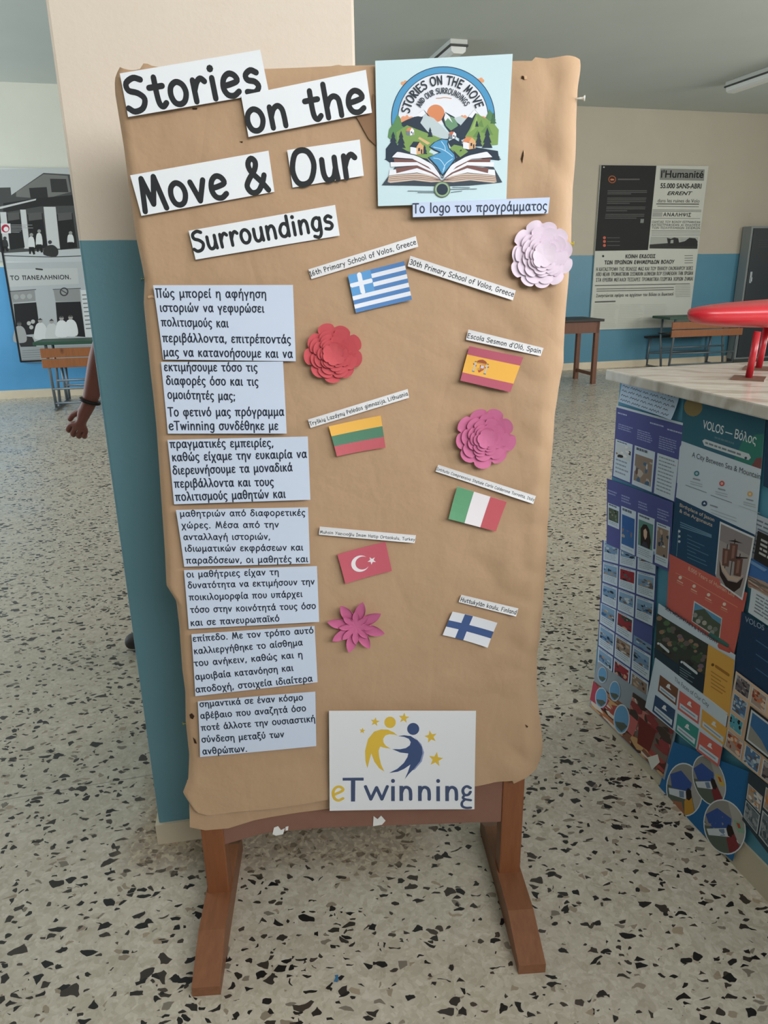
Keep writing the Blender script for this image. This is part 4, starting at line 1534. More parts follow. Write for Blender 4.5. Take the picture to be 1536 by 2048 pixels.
# ---- programme logo print
c2 = Crop(720, 90, 3.2)
s = Sheet(BOARD, c2, [(97, 103), (968, 68), (935, 1005), (115, 1032)], (200, 222, 228), 0.008, (.002, .010, .002, .002), 0.0015, grid=(14, 14))
NAVY, LEAF, LEAF2, ORG, SNOW, BLU, PALEG = (50, 62, 76), (128, 158, 92), (98, 140, 92), (214, 138, 98), (232, 232, 238), (84, 152, 196), (190, 202, 206)
CC, RO, RI = (530, 473), 327, 290


def arcp(r, a0, a1, n=40):
    return [(CC[0] + r * math.cos(math.radians(a0 + (a1 - a0) * i / n)), CC[1] - r * math.sin(math.radians(a0 + (a1 - a0) * i / n))) for i in range(n + 1)]


for c, r in (((285, 250), 22), ((765, 235), 22)):
    for k in range(4):
        s.circle((c[0] + 14 * math.cos(k * 1.7), c[1] + 10 * math.sin(k * 1.7)), r * 0.55, (222, 160, 118), 9)
s.poly(arcp(RO + 5, 188, -8) + arcp(RI - 4, -8, 188), NAVY)
s.poly(arcp(RO, 188, -8) + arcp(RI, -8, 188), BLU)
s.poly(arcp(RI - 5, 188, -8), (226, 228, 236))
s.circle((483, 440), 56, ORG)
s.stroke([(486, 344), (515, 343), (540, 340), (582, 345)], 5, (196, 150, 116), 3)
for x in (275, 298, 322, 650, 668, 780, 800):
    s.poly([(x - 16, 495), (x - 12, 465), (x, 447 + (x % 9) * 2), (x + 14, 462), (x + 18, 495)], (226, 158, 122), 3)
# mountains
s.poly([(250, 505), (300, 480), (345, 462), (405, 415), (455, 470), (520, 540), (600, 590), (560, 605), (300, 560)], NAVY)
s.poly([(405, 418), (432, 455), (470, 470), (520, 520), (575, 575), (560, 602), (500, 602), (430, 555), (385, 500), (400, 470)], PALEG)
s.poly([(345, 462), (405, 416), (418, 440), (395, 462), (370, 458)], SNOW)
s.poly([(520, 480), (545, 432), (600, 462), (640, 500), (640, 560), (570, 560), (540, 520)], NAVY)
s.poly([(545, 435), (575, 460), (605, 470), (625, 520), (580, 550), (548, 520), (535, 478)], (112, 150, 118))
s.poly([(545, 436), (572, 462), (590, 500), (560, 470), (545, 490), (536, 470)], SNOW)
s.poly([(600, 470), (640, 458), (680, 475), (650, 520), (620, 500)], PALEG)
s.poly([(590, 575), (640, 520), (690, 460), (730, 415), (770, 460), (720, 570), (650, 610)], NAVY)
s.poly([(690, 462), (730, 416), (756, 448), (735, 440), (715, 470)], SNOW)
s.poly([(670, 590), (700, 540), (742, 440), (790, 468), (850, 500), (885, 545), (880, 640), (770, 650), (700, 600)], LEAF)
s.poly([(700, 560), (745, 460), (750, 500), (730, 540)], (152, 180, 108))
for p in ([(745, 520), (775, 480), (790, 530)], [(770, 560), (815, 510), (850, 580)], [(720, 590), (750, 545), (770, 600)]):
    s.poly(p, (106, 140, 84))
s.poly([(800, 470), (825, 415), (850, 450), (860, 510)], (92, 132, 92))
# left hills
s.poly([(178, 590), (186, 540), (215, 500), (240, 445), (258, 470), (268, 520), (300, 540), (300, 600), (230, 640)], LEAF2)
s.poly([(232, 560), (300, 515), (360, 540), (440, 570), (520, 600), (470, 640), (420, 720), (300, 690), (240, 640)], LEAF)
s.poly([(380, 590), (450, 630), (430, 640), (370, 600)], (214, 180, 130))
# dark ground
s.poly([(165, 665), (200, 620), (300, 680), (360, 700), (430, 730), (520, 830), (200, 760), (165, 735)], NAVY)
s.poly([(300, 690), (345, 700), (420, 680), (470, 700), (430, 730), (360, 715)], LEAF)
s.poly([(560, 620), (600, 600), (660, 640), (760, 660), (880, 680), (890, 740), (700, 720), (560, 830), (620, 720)], NAVY)
s.poly([(565, 670), (600, 640), (650, 650), (690, 685), (640, 720), (600, 680)], LEAF)
# river
s.poly([(470, 625), (520, 600), (568, 606), (562, 632), (570, 662), (610, 700), (618, 728), (570, 790), (526, 842), (485, 780), (430, 722), (470, 705), (505, 690), (470, 675), (438, 655)], NAVY)
s.poly([(482, 622), (522, 606), (560, 612), (555, 635), (565, 665), (600, 702), (606, 728), (565, 785), (526, 830), (492, 775), (442, 722), (490, 700), (520, 688), (480, 670), (448, 652)], BLU)
for p in ([(470, 655), (520, 668), (560, 690), (590, 715)], [(520, 620), (540, 650), (545, 680)], [(470, 725), (510, 735), (540, 780), (528, 815)], [(590, 730), (550, 760), (530, 800)]):
    s.stroke(p, 4, (190, 218, 236), 4)
# fir trees
for x, y, h, w in ((212, 640, 85, 26), (262, 660, 110, 30), (447, 590, 62, 18), (412, 700, 60, 18), (757, 650, 95, 24), (812, 660, 130, 34), (745, 525, 40, 12), (850, 505, 70, 20), (640, 640, 50, 16), (190, 735, 60, 34), (868, 735, 50, 34)):
    s.poly([(x, y - h), (x + w * .5, y - h * .6), (x + w * .3, y - h * .6), (x + w * .8, y - h * .25), (x + w * .5, y - h * .25), (x + w, y), (x - w, y), (x - w * .5, y - h * .25), (x - w * .8, y - h * .25), (x - w * .3, y - h * .6), (x - w * .5, y - h * .6)], NAVY if x != 850 else (74, 112, 80))
# cottages
for x, y, k, wall, roof in ((322, 562, 0.6, SNOW, ORG), (366, 672, 1.0, (222, 172, 124), NAVY), (592, 585, 0.55, SNOW, (196, 110, 84)), (700, 640, 0.95, (222, 172, 124), ORG)):
    s.poly([(x - 45 * k, y + 25 * k), (x - 45 * k, y - 20 * k), (x - 5 * k, y - 10 * k), (x - 5 * k, y + 32 * k)], SNOW if wall != SNOW else (120, 130, 140))
    s.poly([(x - 5 * k, y + 32 * k), (x - 5 * k, y - 25 * k), (x + 15 * k, y - 48 * k), (x + 38 * k, y - 25 * k), (x + 38 * k, y + 25 * k)], wall)
    s.poly([(x - 50 * k, y - 18 * k), (x - 25 * k, y - 52 * k), (x + 15 * k, y - 50 * k), (x - 8 * k, y - 14 * k)], roof)
    s.poly([(x + 5 * k, y + 10 * k), (x + 5 * k, y - 10 * k), (x + 16 * k, y - 12 * k), (x + 16 * k, y + 8 * k)], NAVY)
    s.poly([(x + 22 * k, y + 26 * k), (x + 22 * k, y - 2 * k), (x + 31 * k, y - 2 * k), (x + 31 * k, y + 26 * k)], NAVY)
# open book
s.poly([(140, 898), (232, 770), (420, 800), (522, 870), (640, 800), (850, 778), (908, 880), (700, 900), (520, 905), (330, 900)], (66, 76, 86))
BRN = (124, 88, 84)
for sgn in (-1, 1):
    X = lambda x: 524 + sgn * x

    def page(p, c):
        s.poly([(X(x), y) for x, y in p], c)
    page([(0, 876), (60, 838), (160, 822), (340, 838), (348, 878), (330, 884), (180, 868), (70, 880)], (206, 186, 170))
    for k in range(3):
        s.stroke([(X(4), 872 - k * 2), (X(80), 846 + k * 10), (X(180), 836 + k * 11), (X(345), 848 + k * 12)], 3, BRN, 5)
    page([(2, 866), (50, 824), (150, 790), (335, 800), (340, 836), (160, 818), (60, 840)], SNOW)
    page([(4, 866), (60, 810), (160, 772), (296, 790), (292, 822), (160, 790), (70, 824)], BRN)
    page([(2, 862), (50, 800), (150, 752), (330, 752), (328, 782), (160, 772), (60, 818)], SNOW)
    page([(4, 856), (50, 790), (150, 738), (310, 728), (306, 752), (160, 752), (60, 806)], BRN)
    page([(2, 852), (60, 768), (160, 712), (285, 684), (322, 720), (190, 730), (90, 780), (40, 830)], SNOW)
    s.stroke([(X(2), 852), (X(60), 768), (X(160), 712), (X(285), 684), (X(322), 720)], 4, NAVY, 5)
s.circle((524, 926), 52, (96, 112, 90))
s.circle((524, 926), 46, (152, 176, 142))
s.circle((524, 926), 36, NAVY)
for p in ([(306, 935), (470, 938)], [(368, 945), (475, 946)], [(580, 944), (650, 936)], [(575, 925), (745, 922)], [(590, 912), (700, 914)]):
    s.stroke(p, 3, (84, 98, 106))
s.arc_text('STORIES ON THE MOVE', CC, 218, 171, 16, 52, (48, 56, 66), 15)
s.arc_text('AND OUR SURROUNDINGS', CC, 160, 154, 28, 34, (56, 64, 74), 14)
s.build('logo_print', 'pale blue printed sheet with the round book, mountain and river logo', 'print')
c2b = c2
strip(c2, [(337, 1010), (1215, 975), (1203, 1078), (338, 1102)], 'Το logo του προγράμματος', (338, 1076), (1200, 1058), 60, 'pale blue caption strip reading Το logo, across the bottom of the logo print', (200, 212, 236), (62, 70, 88), 16, None, 0.012, (.001, .001, .001, .001), .0005, 'caption_strip')

# ---- eTwinning sheet
c7 = Crop(600, 1400, 3.072)
s = Sheet(BOARD, c7, [(178, 65), (1080, 62), (1070, 665), (182, 675)], (226, 226, 228), 0.013, (.001, .003, .003, .003), 0.0005, grid=(12, 10))
YEL, BL2, BL3 = (222, 184, 70), (66, 82, 122), (140, 150, 186)
for c, r, ro in (((383, 187), 19, .1), ((461, 132), 29, .15), ((638, 108), 34, .1), ((803, 223), 40, -.2), ((834, 362), 46, .15)):
    s.star(c, r, YEL, ro)
s.circle((553, 135), 35, YEL)
s.circle((695, 175), 37, BL2)
s.poly([(600, 216), (575, 196), (540, 180), (500, 178), (455, 192), (418, 238), (400, 310), (402, 370), (414, 416), (426, 370), (438, 326), (458, 378), (486, 416), (518, 437), (498, 395), (486, 345), (483, 308), (492, 284), (522, 292), (558, 297), (528, 280), (512, 258), (510, 236), (524, 216), (548, 208), (580, 210)], YEL)
s.poly([(700, 222), (745, 268), (762, 320), (748, 375), (705, 425), (690, 430), (735, 370), (748, 315), (735, 265)], BL3)
s.poly([(602, 219), (640, 214), (680, 219), (722, 246), (748, 285), (752, 325), (738, 372), (700, 420), (668, 452), (643, 484), (662, 440), (678, 394), (640, 420), (600, 438), (548, 445), (598, 420), (638, 384), (660, 348), (665, 326), (615, 320), (566, 299), (615, 300), (650, 293), (674, 276), (680, 256), (668, 236), (640, 224)], BL2)
INKB = (70, 82, 112)
s.stroke([(208, 578), (262, 553), (256, 535), (236, 529), (212, 542), (203, 572), (214, 602), (238, 612), (264, 600)], 18, YEL, 4)
W7 = 24
s.poly([(262, 475), (391, 474), (391, 492), (262, 492)], INKB)
s.poly([(313, 485), (340, 485), (338, 619), (313, 619)], INKB)
for p in ([(402, 528), (435, 606)], [(435, 606), (470, 534)], [(470, 534), (503, 606)], [(503, 606), (536, 528)]):
    s.stroke(p, 20, INKB)
for x in (571, 848):
    s.poly([(x - 11, 526), (x + 11, 526), (x + 11, 617), (x - 11, 617)], INKB)
    s.circle((x, 494), 12, INKB)
for x0 in (611, 725, 892):
    s.poly([(x0, 524), (x0 + 22, 524), (x0 + 22, 616), (x0, 616)], INKB)
    s.stroke([(x0 + 11, 570), (x0 + 22, 542), (x0 + 42, 532), (x0 + 62, 544), (x0 + 68, 570), (x0 + 68, 606)], 21, INKB, 4)
s.stroke([(1046, 536), (1024, 526), (1004, 538), (1000, 560), (1012, 578), (1034, 576), (1046, 560)], 18, INKB, 4)
s.stroke([(1010, 580), (1000, 594), (1012, 604), (1048, 610)], 16, INKB, 4)
s.stroke([(1012, 606), (994, 624), (996, 646), (1018, 656), (1048, 655)], 16, INKB, 4)
s.build('etwinning_print', 'white sheet with two curved figures and stars over the word eTwinning', 'print')

# ---- flags
FG = 'small paper flags on the board'


def flag(crop, cor, base, label, draw, curl=(.003, .006, .004, .001), bow=-.0015):
    s = Sheet(BOARD, crop, cor, base, 0.007, curl, bow, grid=(12, 8))
    draw(s)
    return s.build('paper_flag', label, 'flag', FG)


def greece(s):
    B_, W_ = (92, 136, 192), (232, 234, 242)
    for i in range(4):
        s.quv(0, (2 * i + 1) / 9, 1, (2 * i + 2) / 9, W_)
    s.quv(0, 0, .40, 5 / 9, (100, 158, 212))
    s.quv(0, 2 / 9, .40, 3 / 9, W_)
    s.quv(.155, 0, .235, 5 / 9, W_)


def spain(s):
    s.quv(0, .24, 1, .76, (236, 178, 82))
    cx, cy = .30, .50
    red, pur, gry = (178, 76, 62), (142, 72, 96), (150, 140, 130)
    s.puv([(cx - .07, cy - .06), (cx + .07, cy - .06), (cx + .07, cy + .06), (cx, cy + .17), (cx - .07, cy + .06)], red)
    s.quv(cx - .06, cy - .05, cx, cy + .03, (158, 62, 56))
    s.quv(cx, cy - .05, cx + .06, cy + .03, (206, 196, 206))
    s.quv(cx - .055, cy + .03, cx, cy + .1, (206, 160, 70))
    s.quv(cx, cy + .03, cx + .055, cy + .1, (176, 110, 70))
    for sx in (-1, 1):
        s.quv(cx + sx * .11 - .014, cy - .1, cx + sx * .11 + .014, cy + .16, (196, 190, 180))
        s.quv(cx + sx * .11 - .022, cy - .13, cx + sx * .11 + .022, cy - .10, (150, 116, 70))
        s.quv(cx + sx * .11 - .024, cy + .15, cx + sx * .11 + .024, cy + .18, (104, 124, 150))
        s.puv([(cx + sx * .08, cy - .02), (cx + sx * .15, cy - .06), (cx + sx * .15, cy - .03), (cx + sx * .08, cy + .02)], pur)
    s.puv([(cx - .075, cy - .08), (cx - .09, cy - .15), (cx - .05, cy - .19), (cx, cy - .21), (cx + .05, cy - .19), (cx + .09, cy - .15), (cx + .075, cy - .08)], (160, 84, 60))
    s.quv(cx - .07, cy - .11, cx + .07, cy - .085, (212, 160, 70))


def lithuania(s):
    s.quv(0, 1 / 3, 1, 2 / 3, (92, 136, 112))
    s.quv(0, 2 / 3, 1, 1, (198, 100, 108))


def turkey(s):
    W_ = (234, 226, 228)
    asp = 1.45

    def el(cu, cv, r, a0=0, a1=360, n=32):
        return [(cu + r / asp * math.cos(math.radians(a0 + (a1 - a0) * i / n)), cv + r * math.sin(math.radians(a0 + (a1 - a0) * i / n))) for i in range(n + 1)]
    out = el(.40, .5, .27, 38, 322)
    inn = el(.45, .5, .215, 322 - 8, 38 + 8)
    s.puv(out + inn, W_)
    c = (.645, .5)
    s.puv([(c[0] + (.135 if i % 2 == 0 else .054) / asp * -math.cos(2 * PI * i / 10), c[1] + (.135 if i % 2 == 0 else .054) * math.sin(2 * PI * i / 10)) for i in range(10)], W_)


def italy(s):
    s.quv(0, 0, 1 / 3, 1, (104, 160, 122))
    s.quv(2 / 3, 0, 1, 1, (196, 94, 102))


def finland(s):
    B_ = (70, 92, 140)
    s.quv(0, .37, 1, .64, B_)
    s.quv(.28, 0, .46, 1, B_)


flag(cA, [(565, 535), (1228, 368), (1320, 822), (660, 980)], (92, 136, 192), 'blue and white striped paper flag with a cross in its corner', greece)
flag(cB, [(560, 1100), (995, 1190), (890, 1470), (483, 1375)], (182, 92, 110), 'red and yellow paper flag with a small coat of arms', spain, (.002, .002, .002, .006), .003)
flag(cC, [(210, 338), (590, 258), (625, 490), (270, 555)], (244, 188, 92), 'yellow, green and red striped paper flag', lithuania, (.002, .003, .005, .004))
flag(cC, [(273, 1275), (625, 1183), (672, 1393), (332, 1487)], (198, 96, 110), 'red paper flag with a white crescent and star', turkey, (.002, .001, .003, .003))
flag(cD, [(205, 728), (580, 845), (498, 1070), (137, 970)], (236, 228, 232), 'green, white and red striped paper flag', italy, (.003, .002, .002, .006), .002)
flag(cD, [(170, 1678), (508, 1760), (435, 1948), (95, 1855)], (226, 226, 232), 'white paper flag with a blue cross', finland, (.002, .004, .003, .002), -.002)


# ---- paper flowers
def flower(px, R, color, label, layers, petals, seed, pointed=False, cup=0.16, scal=0.16, rot0=0.0, step=0.78, group='paper flowers on the board'):
    c2_ = BOARD.px(*px)
    c = BOARD.pt(c2_.x, c2_.y, 0.006)
    root = thing('paper_flower', label, 'paper flower', c, 0, group)
    rnd = random.Random(seed)
    mt = M(color, 0.8, 0.15, 0, 'flower_paper')
    for L in range(layers):
        r = R * step ** L if not pointed else R * (1.0, 0.62)[L]
        n = petals if isinstance(petals, int) else petals[min(L, len(petals) - 1)]
        ph = rnd.random() * 2 * PI if not pointed else rot0 + L * PI / n * 0.6
        nr, nt = 7, n * 10
        vs, fs = [], []
        wob = [rnd.uniform(0.5, 1.5) for _ in range(n)]
        var = [rnd.uniform(0.94, 1.06) for _ in range(n)]
        lift0 = 0.0006 + L * (0.0034 if not pointed else 0.003)
        for side in (0, 1):
            for i in range(nr + 1):
                for k in range(nt):
                    th = 2 * PI * k / nt
                    q = (th * n / (2 * PI)) % 1.0
                    pet = abs(math.sin(PI * q))
                    if pointed:
                        prof = 0.36 + 0.64 * max(0.0, 1 - abs(q - 0.5) * 2) ** 0.62
                    else:
                        prof = (1 - scal) + scal * pet ** 0.5
                    vi = var[int(th * n / (2 * PI)) % n]
                    f = i / nr
                    rad = r * f * (1 - (1 - prof * vi) * f ** 2)
                    h = lift0 + cup * r * f ** 2 * (0.75 + 0.25 * pet * wob[int(th * n / (2 * PI)) % n]) - side * 0.0005
                    if pointed:
                        h = lift0 + 0.10 * r * f ** 2 + 0.05 * r * pet * f - side * 0.0005
                    a = th + ph
                    vs.append(c + BU * (rad * math.cos(a)) + Vector((0, 0, rad * math.sin(a))) + BN * h)
        n0 = (nr + 1) * nt
        top_v, bot_v = vs[:n0], vs[n0:]
        for i in range(nr):
            for k in range(nt):
                k2 = (k + 1) % nt
                a, b_, c_, d = i * nt + k, i * nt + k2, (i + 1) * nt + k2, (i + 1) * nt + k
                fs.append((a, d, c_, b_) if i else (a, d, c_))
        b = MB()
        b.mesh(top_v, fs, mt, True)
        b.mesh(bot_v, [f[::-1] for f in fs], mt, True)
        b.mesh(top_v[nr * nt:] + bot_v[nr * nt:], [(k, nt + k, nt + (k + 1) % nt, (k + 1) % nt) for k in range(nt)], mt, False)
        b.build('petal_layer', root, recalc=False)
    return root


mpp = (BOARD.px(700, 706) - BOARD.px(600, 706)).length / 100


def mp(x, y):
    return (BOARD.px(x + 50, y) - BOARD.px(x - 50, y)).length / 100


flower((667, 706), 57 * mp(667, 706), (206, 92, 98), 'red layered paper flower, below the blue striped flag', 6, (9, 8, 8, 7, 6, 6), 3, step=0.83)
flower((1080, 511), 63 * mp(1080, 511), (232, 214, 228), 'pale lilac layered paper flower at the right edge of the board', 6, (11, 10, 9, 8, 8, 7), 5, step=0.82, scal=.12)
flower((967, 872), 61 * mp(967, 872), (206, 116, 154), 'pink layered paper flower with rounded petals, below the red and yellow flag', 6, (9, 8, 8, 6, 6, 5), 9, step=0.79)
flower((711, 1249), 57 * mp(711, 1249), (198, 104, 144), 'deep pink paper flower with pointed petals, below the crescent flag', 2, 8, 12, pointed=True, rot0=0.12)

# ================================================================== MARBLE TOPPED COUNTER
CO = Vector((0.693, 2.118, 0))
CNT = Frame(CO, WT, -WS)                                          # long side that faces left
CTOP = 1.14
CL, CWd = 1.75, 1.05
CT = Matrix(((WS.x, WT.x, 0, CO.x), (WS.y, WT.y, 0, CO.y), (0, 0, 1, 0), (0, 0, 0, 1)))     # local x across, y towards the viewer
ct = thing('counter', 'blue painted counter with a marble top, its side covered in printed sheets', 'counter', CT @ Vector((CWd / 2, CL / 2, 0)), WA)
cb = NT('counter_paint', 0.5, 0.35)
cb.color(cb.mix(cb.noise(3, 4), lin((82, 146, 172)), lin((96, 158, 182)))).bump(cb.noise(50, 3), 0.12, 0.002)
b = MB()
b.box((0, 0, 0.085), (CWd, CL, CTOP - .03), cb.mat, CT)
b.build('body', ct)
b = MB()
b.box((-.006, -.006, 0), (CWd + .006, CL + .006, 0.085), skm.mat, CT)
b.build('skirting', ct)
mb_ = NT('marble', 0.22, 0.5)
ve = mb_.n('ShaderNodeTexWave', wave_type='BANDS', bands_direction='DIAGONAL')
ve.inputs['Scale'].default_value = 2.2
ve.inputs['Distortion'].default_value = 9
ve.inputs['Detail'].default_value = 5
ve.inputs['Detail Scale'].default_value = 1.6
mb_.l(mb_.scale((1, 2.2, 1)), ve.inputs['Vector'])
mb_.color(mb_.ramp(ve.outputs['Fac'], [(0.0, lin((184, 174, 160))), (0.2, lin((206, 198, 188))), (0.6, lin((218, 212, 203))), (1.0, lin((208, 200, 188)))]))
b = MB()
b.box((-.032, -.030, CTOP - .03), (CWd + .03, CL + .03, CTOP), mb_.mat, CT, .004)
b.build('marble_top', ct)

# ---- printed sheets stuck to its side
k5, k6 = Crop(1180, 580, 3.531), Crop(1160, 1080, 3.2)
WS_, NV_, PUR, TEAL_, RED_, YLW, TQ = (206, 216, 226), (52, 76, 108), (86, 90, 148), (56, 104, 122), (210, 104, 92), (226, 170, 82), (62, 146, 136)
TXT = (96, 104, 120)
CG = 'printed sheets on the side of the counter'


def csheet(crop, cor, col, lift=0.003, **kw):
    return Sheet(CNT, crop, cor, col, lift, kw.pop('curl', (.001, .002, .003, .001)), kw.pop('bow', .001), grid=(8, 8), **kw)


SEA = [(120, 150, 180), (64, 104, 150), (196, 204, 208), (120, 96, 80), (170, 150, 130), (40, 52, 66)]
TOWN = [(150, 128, 112), (190, 164, 142), (86, 62, 52), (202, 196, 188), (120, 84, 68), (58, 66, 76), (96, 118, 140)]
FOOD = [(140, 92, 70), (190, 120, 80), (96, 52, 40), (206, 160, 110), (170, 76, 70), (222, 206, 190), (74, 50, 40)]
GREENS = [(84, 96, 78), (60, 78, 58), (120, 128, 110), (150, 140, 130), (46, 56, 48), (110, 92, 84)]

# big blue sheet with three round pictures, low on the counter (behind the other sheets)
s = csheet(k6, [(600, 1290), (1130, 1500), (985, 2055), (497, 1612)], (40, 106, 160), 0.0095)


def round_picture(s, c, rx_, ry_, tilt, seed):
    rnd = random.Random(seed)

    def E_(k, n=32):
        out = []
        for i in range(n):
            a = 2 * PI * i / n
            x, y = rx_ * k * math.cos(a), ry_ * k * math.sin(a)
            out.append((c[0] + x * math.cos(tilt) - y * math.sin(tilt), c[1] + x * math.sin(tilt) + y * math.cos(tilt)))
        return out

    def sub(pts, col):
        """polygon given on the unit disc, cut off at its rim"""
        q = []
        for x, y in pts:
            r = math.hypot(x, y)
            if r > 0.95:
                x, y = x / r * .95, y / r * .95
            x, y = rx_ * x, ry_ * y
            q.append((c[0] + x * math.cos(tilt) - y * math.sin(tilt), c[1] + x * math.sin(tilt) + y * math.cos(tilt)))
        s.poly(q, col)
    s.poly(E_(1.0), (222, 226, 230))
    s.poly(E_(0.95), (96, 104, 92))
    arc = lambda a0, a1, n=12: [(math.cos(math.radians(a0 + (a1 - a0) * i / n)), math.sin(math.radians(a0 + (a1 - a0) * i / n))) for i in range(n + 1)]
    sub(arc(-80, 60), (176, 170, 164))
    sub(arc(-150, -60) + [(0.45, -0.1), (-0.1, 0.0), (-.9, -.25)], (150, 146, 140))
    sub([(-.72, -.62), (-.1, -.72), (.42, -.22), (.30, .10), (-.68, -.12)], (60, 88, 158))
    sub([(-.86, -.12), (.30, .10), (.22, .42), (-.84, .12)], (216, 220, 226))
    sub([(-.30, .02), (-.04, .06), (-.06, .30), (-.30, .26)], (120, 140, 166))
    body = [(-.1, .95), (-.05, .42), (.18, .22), (.36, .30), (.48, .9), (.2, 1.0)]
    sub(body, (132, 52, 58) if seed != 1 else (206, 150, 60))
    sub([(.06, .34), (.06, .08), (.20, -.06), (.36, .06), (.36, .32), (.2, .42)], (44, 34, 32))
    if seed != 1:
        sub([(.50, -.18), (.82, .0), (.86, .42), (.56, .32)], (206, 176, 80) if seed == 2 else (140, 176, 150))
        sub([(.60, -.04), (.74, .04), (.74, .22), (.62, .18)], (186, 80, 60))
    else:
        sub([(-.8, .35), (-.2, .45), (-.1, .9), (-.5, .85)], (170, 110, 80))


round_picture(s, (672, 1597), 118, 172, -.08, 1)
round_picture(s, (830, 1537), 100, 168, -.32, 2)
round_picture(s, (932, 1835), 132, 180, -.28, 3)
s.build('poster_sheet', 'blue sheet with three white rimmed round pictures, lowest on the counter side', 'poster', CG)

# collage of food and sea pictures at the bottom left
s = csheet(k6, [(112, 780), (640, 1130), (548, 1535), (60, 1062)], (150, 158, 166), 0.0075)
s.photo(0.02, .42, .98, .98, FOOD, 3, 60)
s.photo(0.50, .10, .98, .75, [(120, 100, 90), (140, 60, 60), (190, 120, 110), (70, 56, 50), (206, 196, 186)], 4, 40)
s.puv([(.0, .42), (.25, .55), (.2, .8), (0, .85)], (178, 66, 86))
s.puv([(.42, .48), (.62, .5), (.6, .8), (.44, .78)], (196, 104, 100))
s.puv([(.62, .4), (.82, .42), (.8, .8), (.66, .84)], (116, 46, 40))
for c, a, b2 in (((148, 862), 30, 52), ((141, 1008), 40, 66), ((228, 966), 36, 66), ((272, 1145), 52, 96)):
    s.circle(c, a, (200, 204, 206), 22, b2)
    s.circle(c, a * .9, (104, 156, 196), 22, b2 * .9)
    s.poly([(c[0] - a * .8, c[1] + b2 * .15), (c[0] + a * .3, c[1] + b2 * .25), (c[0] + a * .75, c[1] + b2 * .5), (c[0], c[1] + b2 * .85), (c[0] - a * .6, c[1] + b2 * .5)], (90, 96, 84))
s.poly([(440, 1390), (505, 1370), (520, 1420), (470, 1470)], (220, 216, 206))
s.build('poster_sheet', 'collage of food and small round sea pictures at the bottom left of the counter', 'poster', CG)


def card(s, u0, v0, u1, v1, pal, seed, pic=(0.12, 0.62), lines_=5):
    s.quv(u0, v0, u1, v1, WS_)
    du, dv = (u1 - u0), (v1 - v0)
    if pic:
        s.photo(u0 + du * .07, v0 + dv * pic[0], u1 - du * .07, v0 + dv * pic[1], pal, seed, 12, None, (134, 166, 196) if pal is SEA else None)
        if pic[0] > .08:
            s.lines(u0 + du * .1, v0 + dv * .03, u1 - du * .2, v0 + dv * pic[0] * .8, 1, TXT, .5, seed)
        s.lines(u0 + du * .1, v0 + dv * (pic[1] + .05), u1 - du * .1, v1 - dv * .06, max(2, lines_), (150, 158, 170), .38, seed)
    else:
        s.lines(u0 + du * .1, v0 + dv * .06, u1 - du * .1, v1 - dv * .06, lines_ + 3, (140, 148, 160), .35, seed)


# purple pages
s = csheet(k5, [(190, 812), (662, 938), (608, 1500), (158, 1318)], PUR, 0.004)
s.quv(0, 0, 1, .03, WS_)
for u0, v0 in ((.03, .09), (.55, .10), (.80, .12)):
    s.lines(u0, v0, u0 + .20, v0 + .03, 1, (176, 182, 214), .6, int(u0 * 90))
for u0, n, sd in ((.05, 3, 1), (.37, 5, 2), (.70, 6, 3)):
    s.lines(u0, .24, u0 + .25, .24 + n * .028, n, (150, 156, 200), .5, sd)
card(s, .02, .46, .31, .98, [(206, 208, 210), (70, 56, 48), (150, 120, 96), (40, 40, 44), (230, 226, 220)], 5, (.10, .46), 4)
card(s, .345, .46, .66, .99, [(150, 130, 116), (190, 176, 166), (80, 110, 140), (110, 84, 72), (206, 200, 196)], 6, (.20, .88), 2)
card(s, .695, .46, .985, .99, SEA, 7, None, 7)
s.build('poster_sheet', 'purple page with three white cards, below the Greek text sheet on the counter', 'poster', CG)

s = csheet(k6, [(130, 380), (470, 560), (435, 1075), (108, 815)], (84, 92, 148), 0.0035)
k = 0
for r_ in range(3):
    for c_ in range(3):
        k += 1
        u0, v0 = .02 + c_ * .335, .015 + r_ * .33
        if (r_, c_) == (0, 2):
            s.photo(u0, v0 + .2, u0 + .31, v0 + .31, SEA, k, 10)
            continue
        card(s, u0, v0, u0 + .31, v0 + .31, (SEA, [(150, 48, 56), (60, 40, 36), (206, 160, 130), (40, 70, 60)], TOWN)[c_] if r_ != 1 else (SEA, TOWN, SEA)[c_], 20 + k, (.1, .62), 3)
s.build('poster_sheet', 'pale page of many small cards above the food collage, lower left of the counter', 'poster', CG)

s = csheet(k6, [(145, 0), (498, 60), (478, 560), (132, 400)], (82, 90, 146), 0.004)
for c_ in range(3):
    for r_ in range(3):
        card(s, .03 + c_ * .33, .0 + r_ * .335, .33 + c_ * .33, .31 + r_ * .335, (SEA, [(150, 44, 52), (206, 160, 134), (50, 36, 34), (70, 100, 90), (176, 60, 62)], SEA)[c_] if r_ == 1 else SEA, 40 + c_ * 3 + r_, (.1, .6), 4)
s.build('poster_sheet', 'page of white picture cards, one showing a person in red, left of the red poster', 'poster', CG)

s = csheet(k5, [(122, 1330), (590, 1500), (562, 1985), (118, 1790)], PUR, 0.0055)
for u0, n, sd in ((.02, 2, 4), (.25, 3, 5), (.52, 3, 6), (.80, 4, 7)):
    s.lines(u0, .16, u0 + .16, .16 + n * .04, n, (150, 156, 200), .5, sd)
card(s, .02, .36, .22, .70, GREENS, 8, (.2, .75), 2)
card(s, .25, .33, .49, .99, [(62, 104, 160), (150, 120, 96), (96, 80, 72), (176, 160, 146)], 9, (.18, .86), 1)
s.photo(.27, .45, .47, .66, [(54, 98, 160), (60, 104, 166)], 1, 3)
card(s, .52, .33, .77, .99, [(96, 140, 130), (110, 150, 110)], 10, (.14, .72), 4)
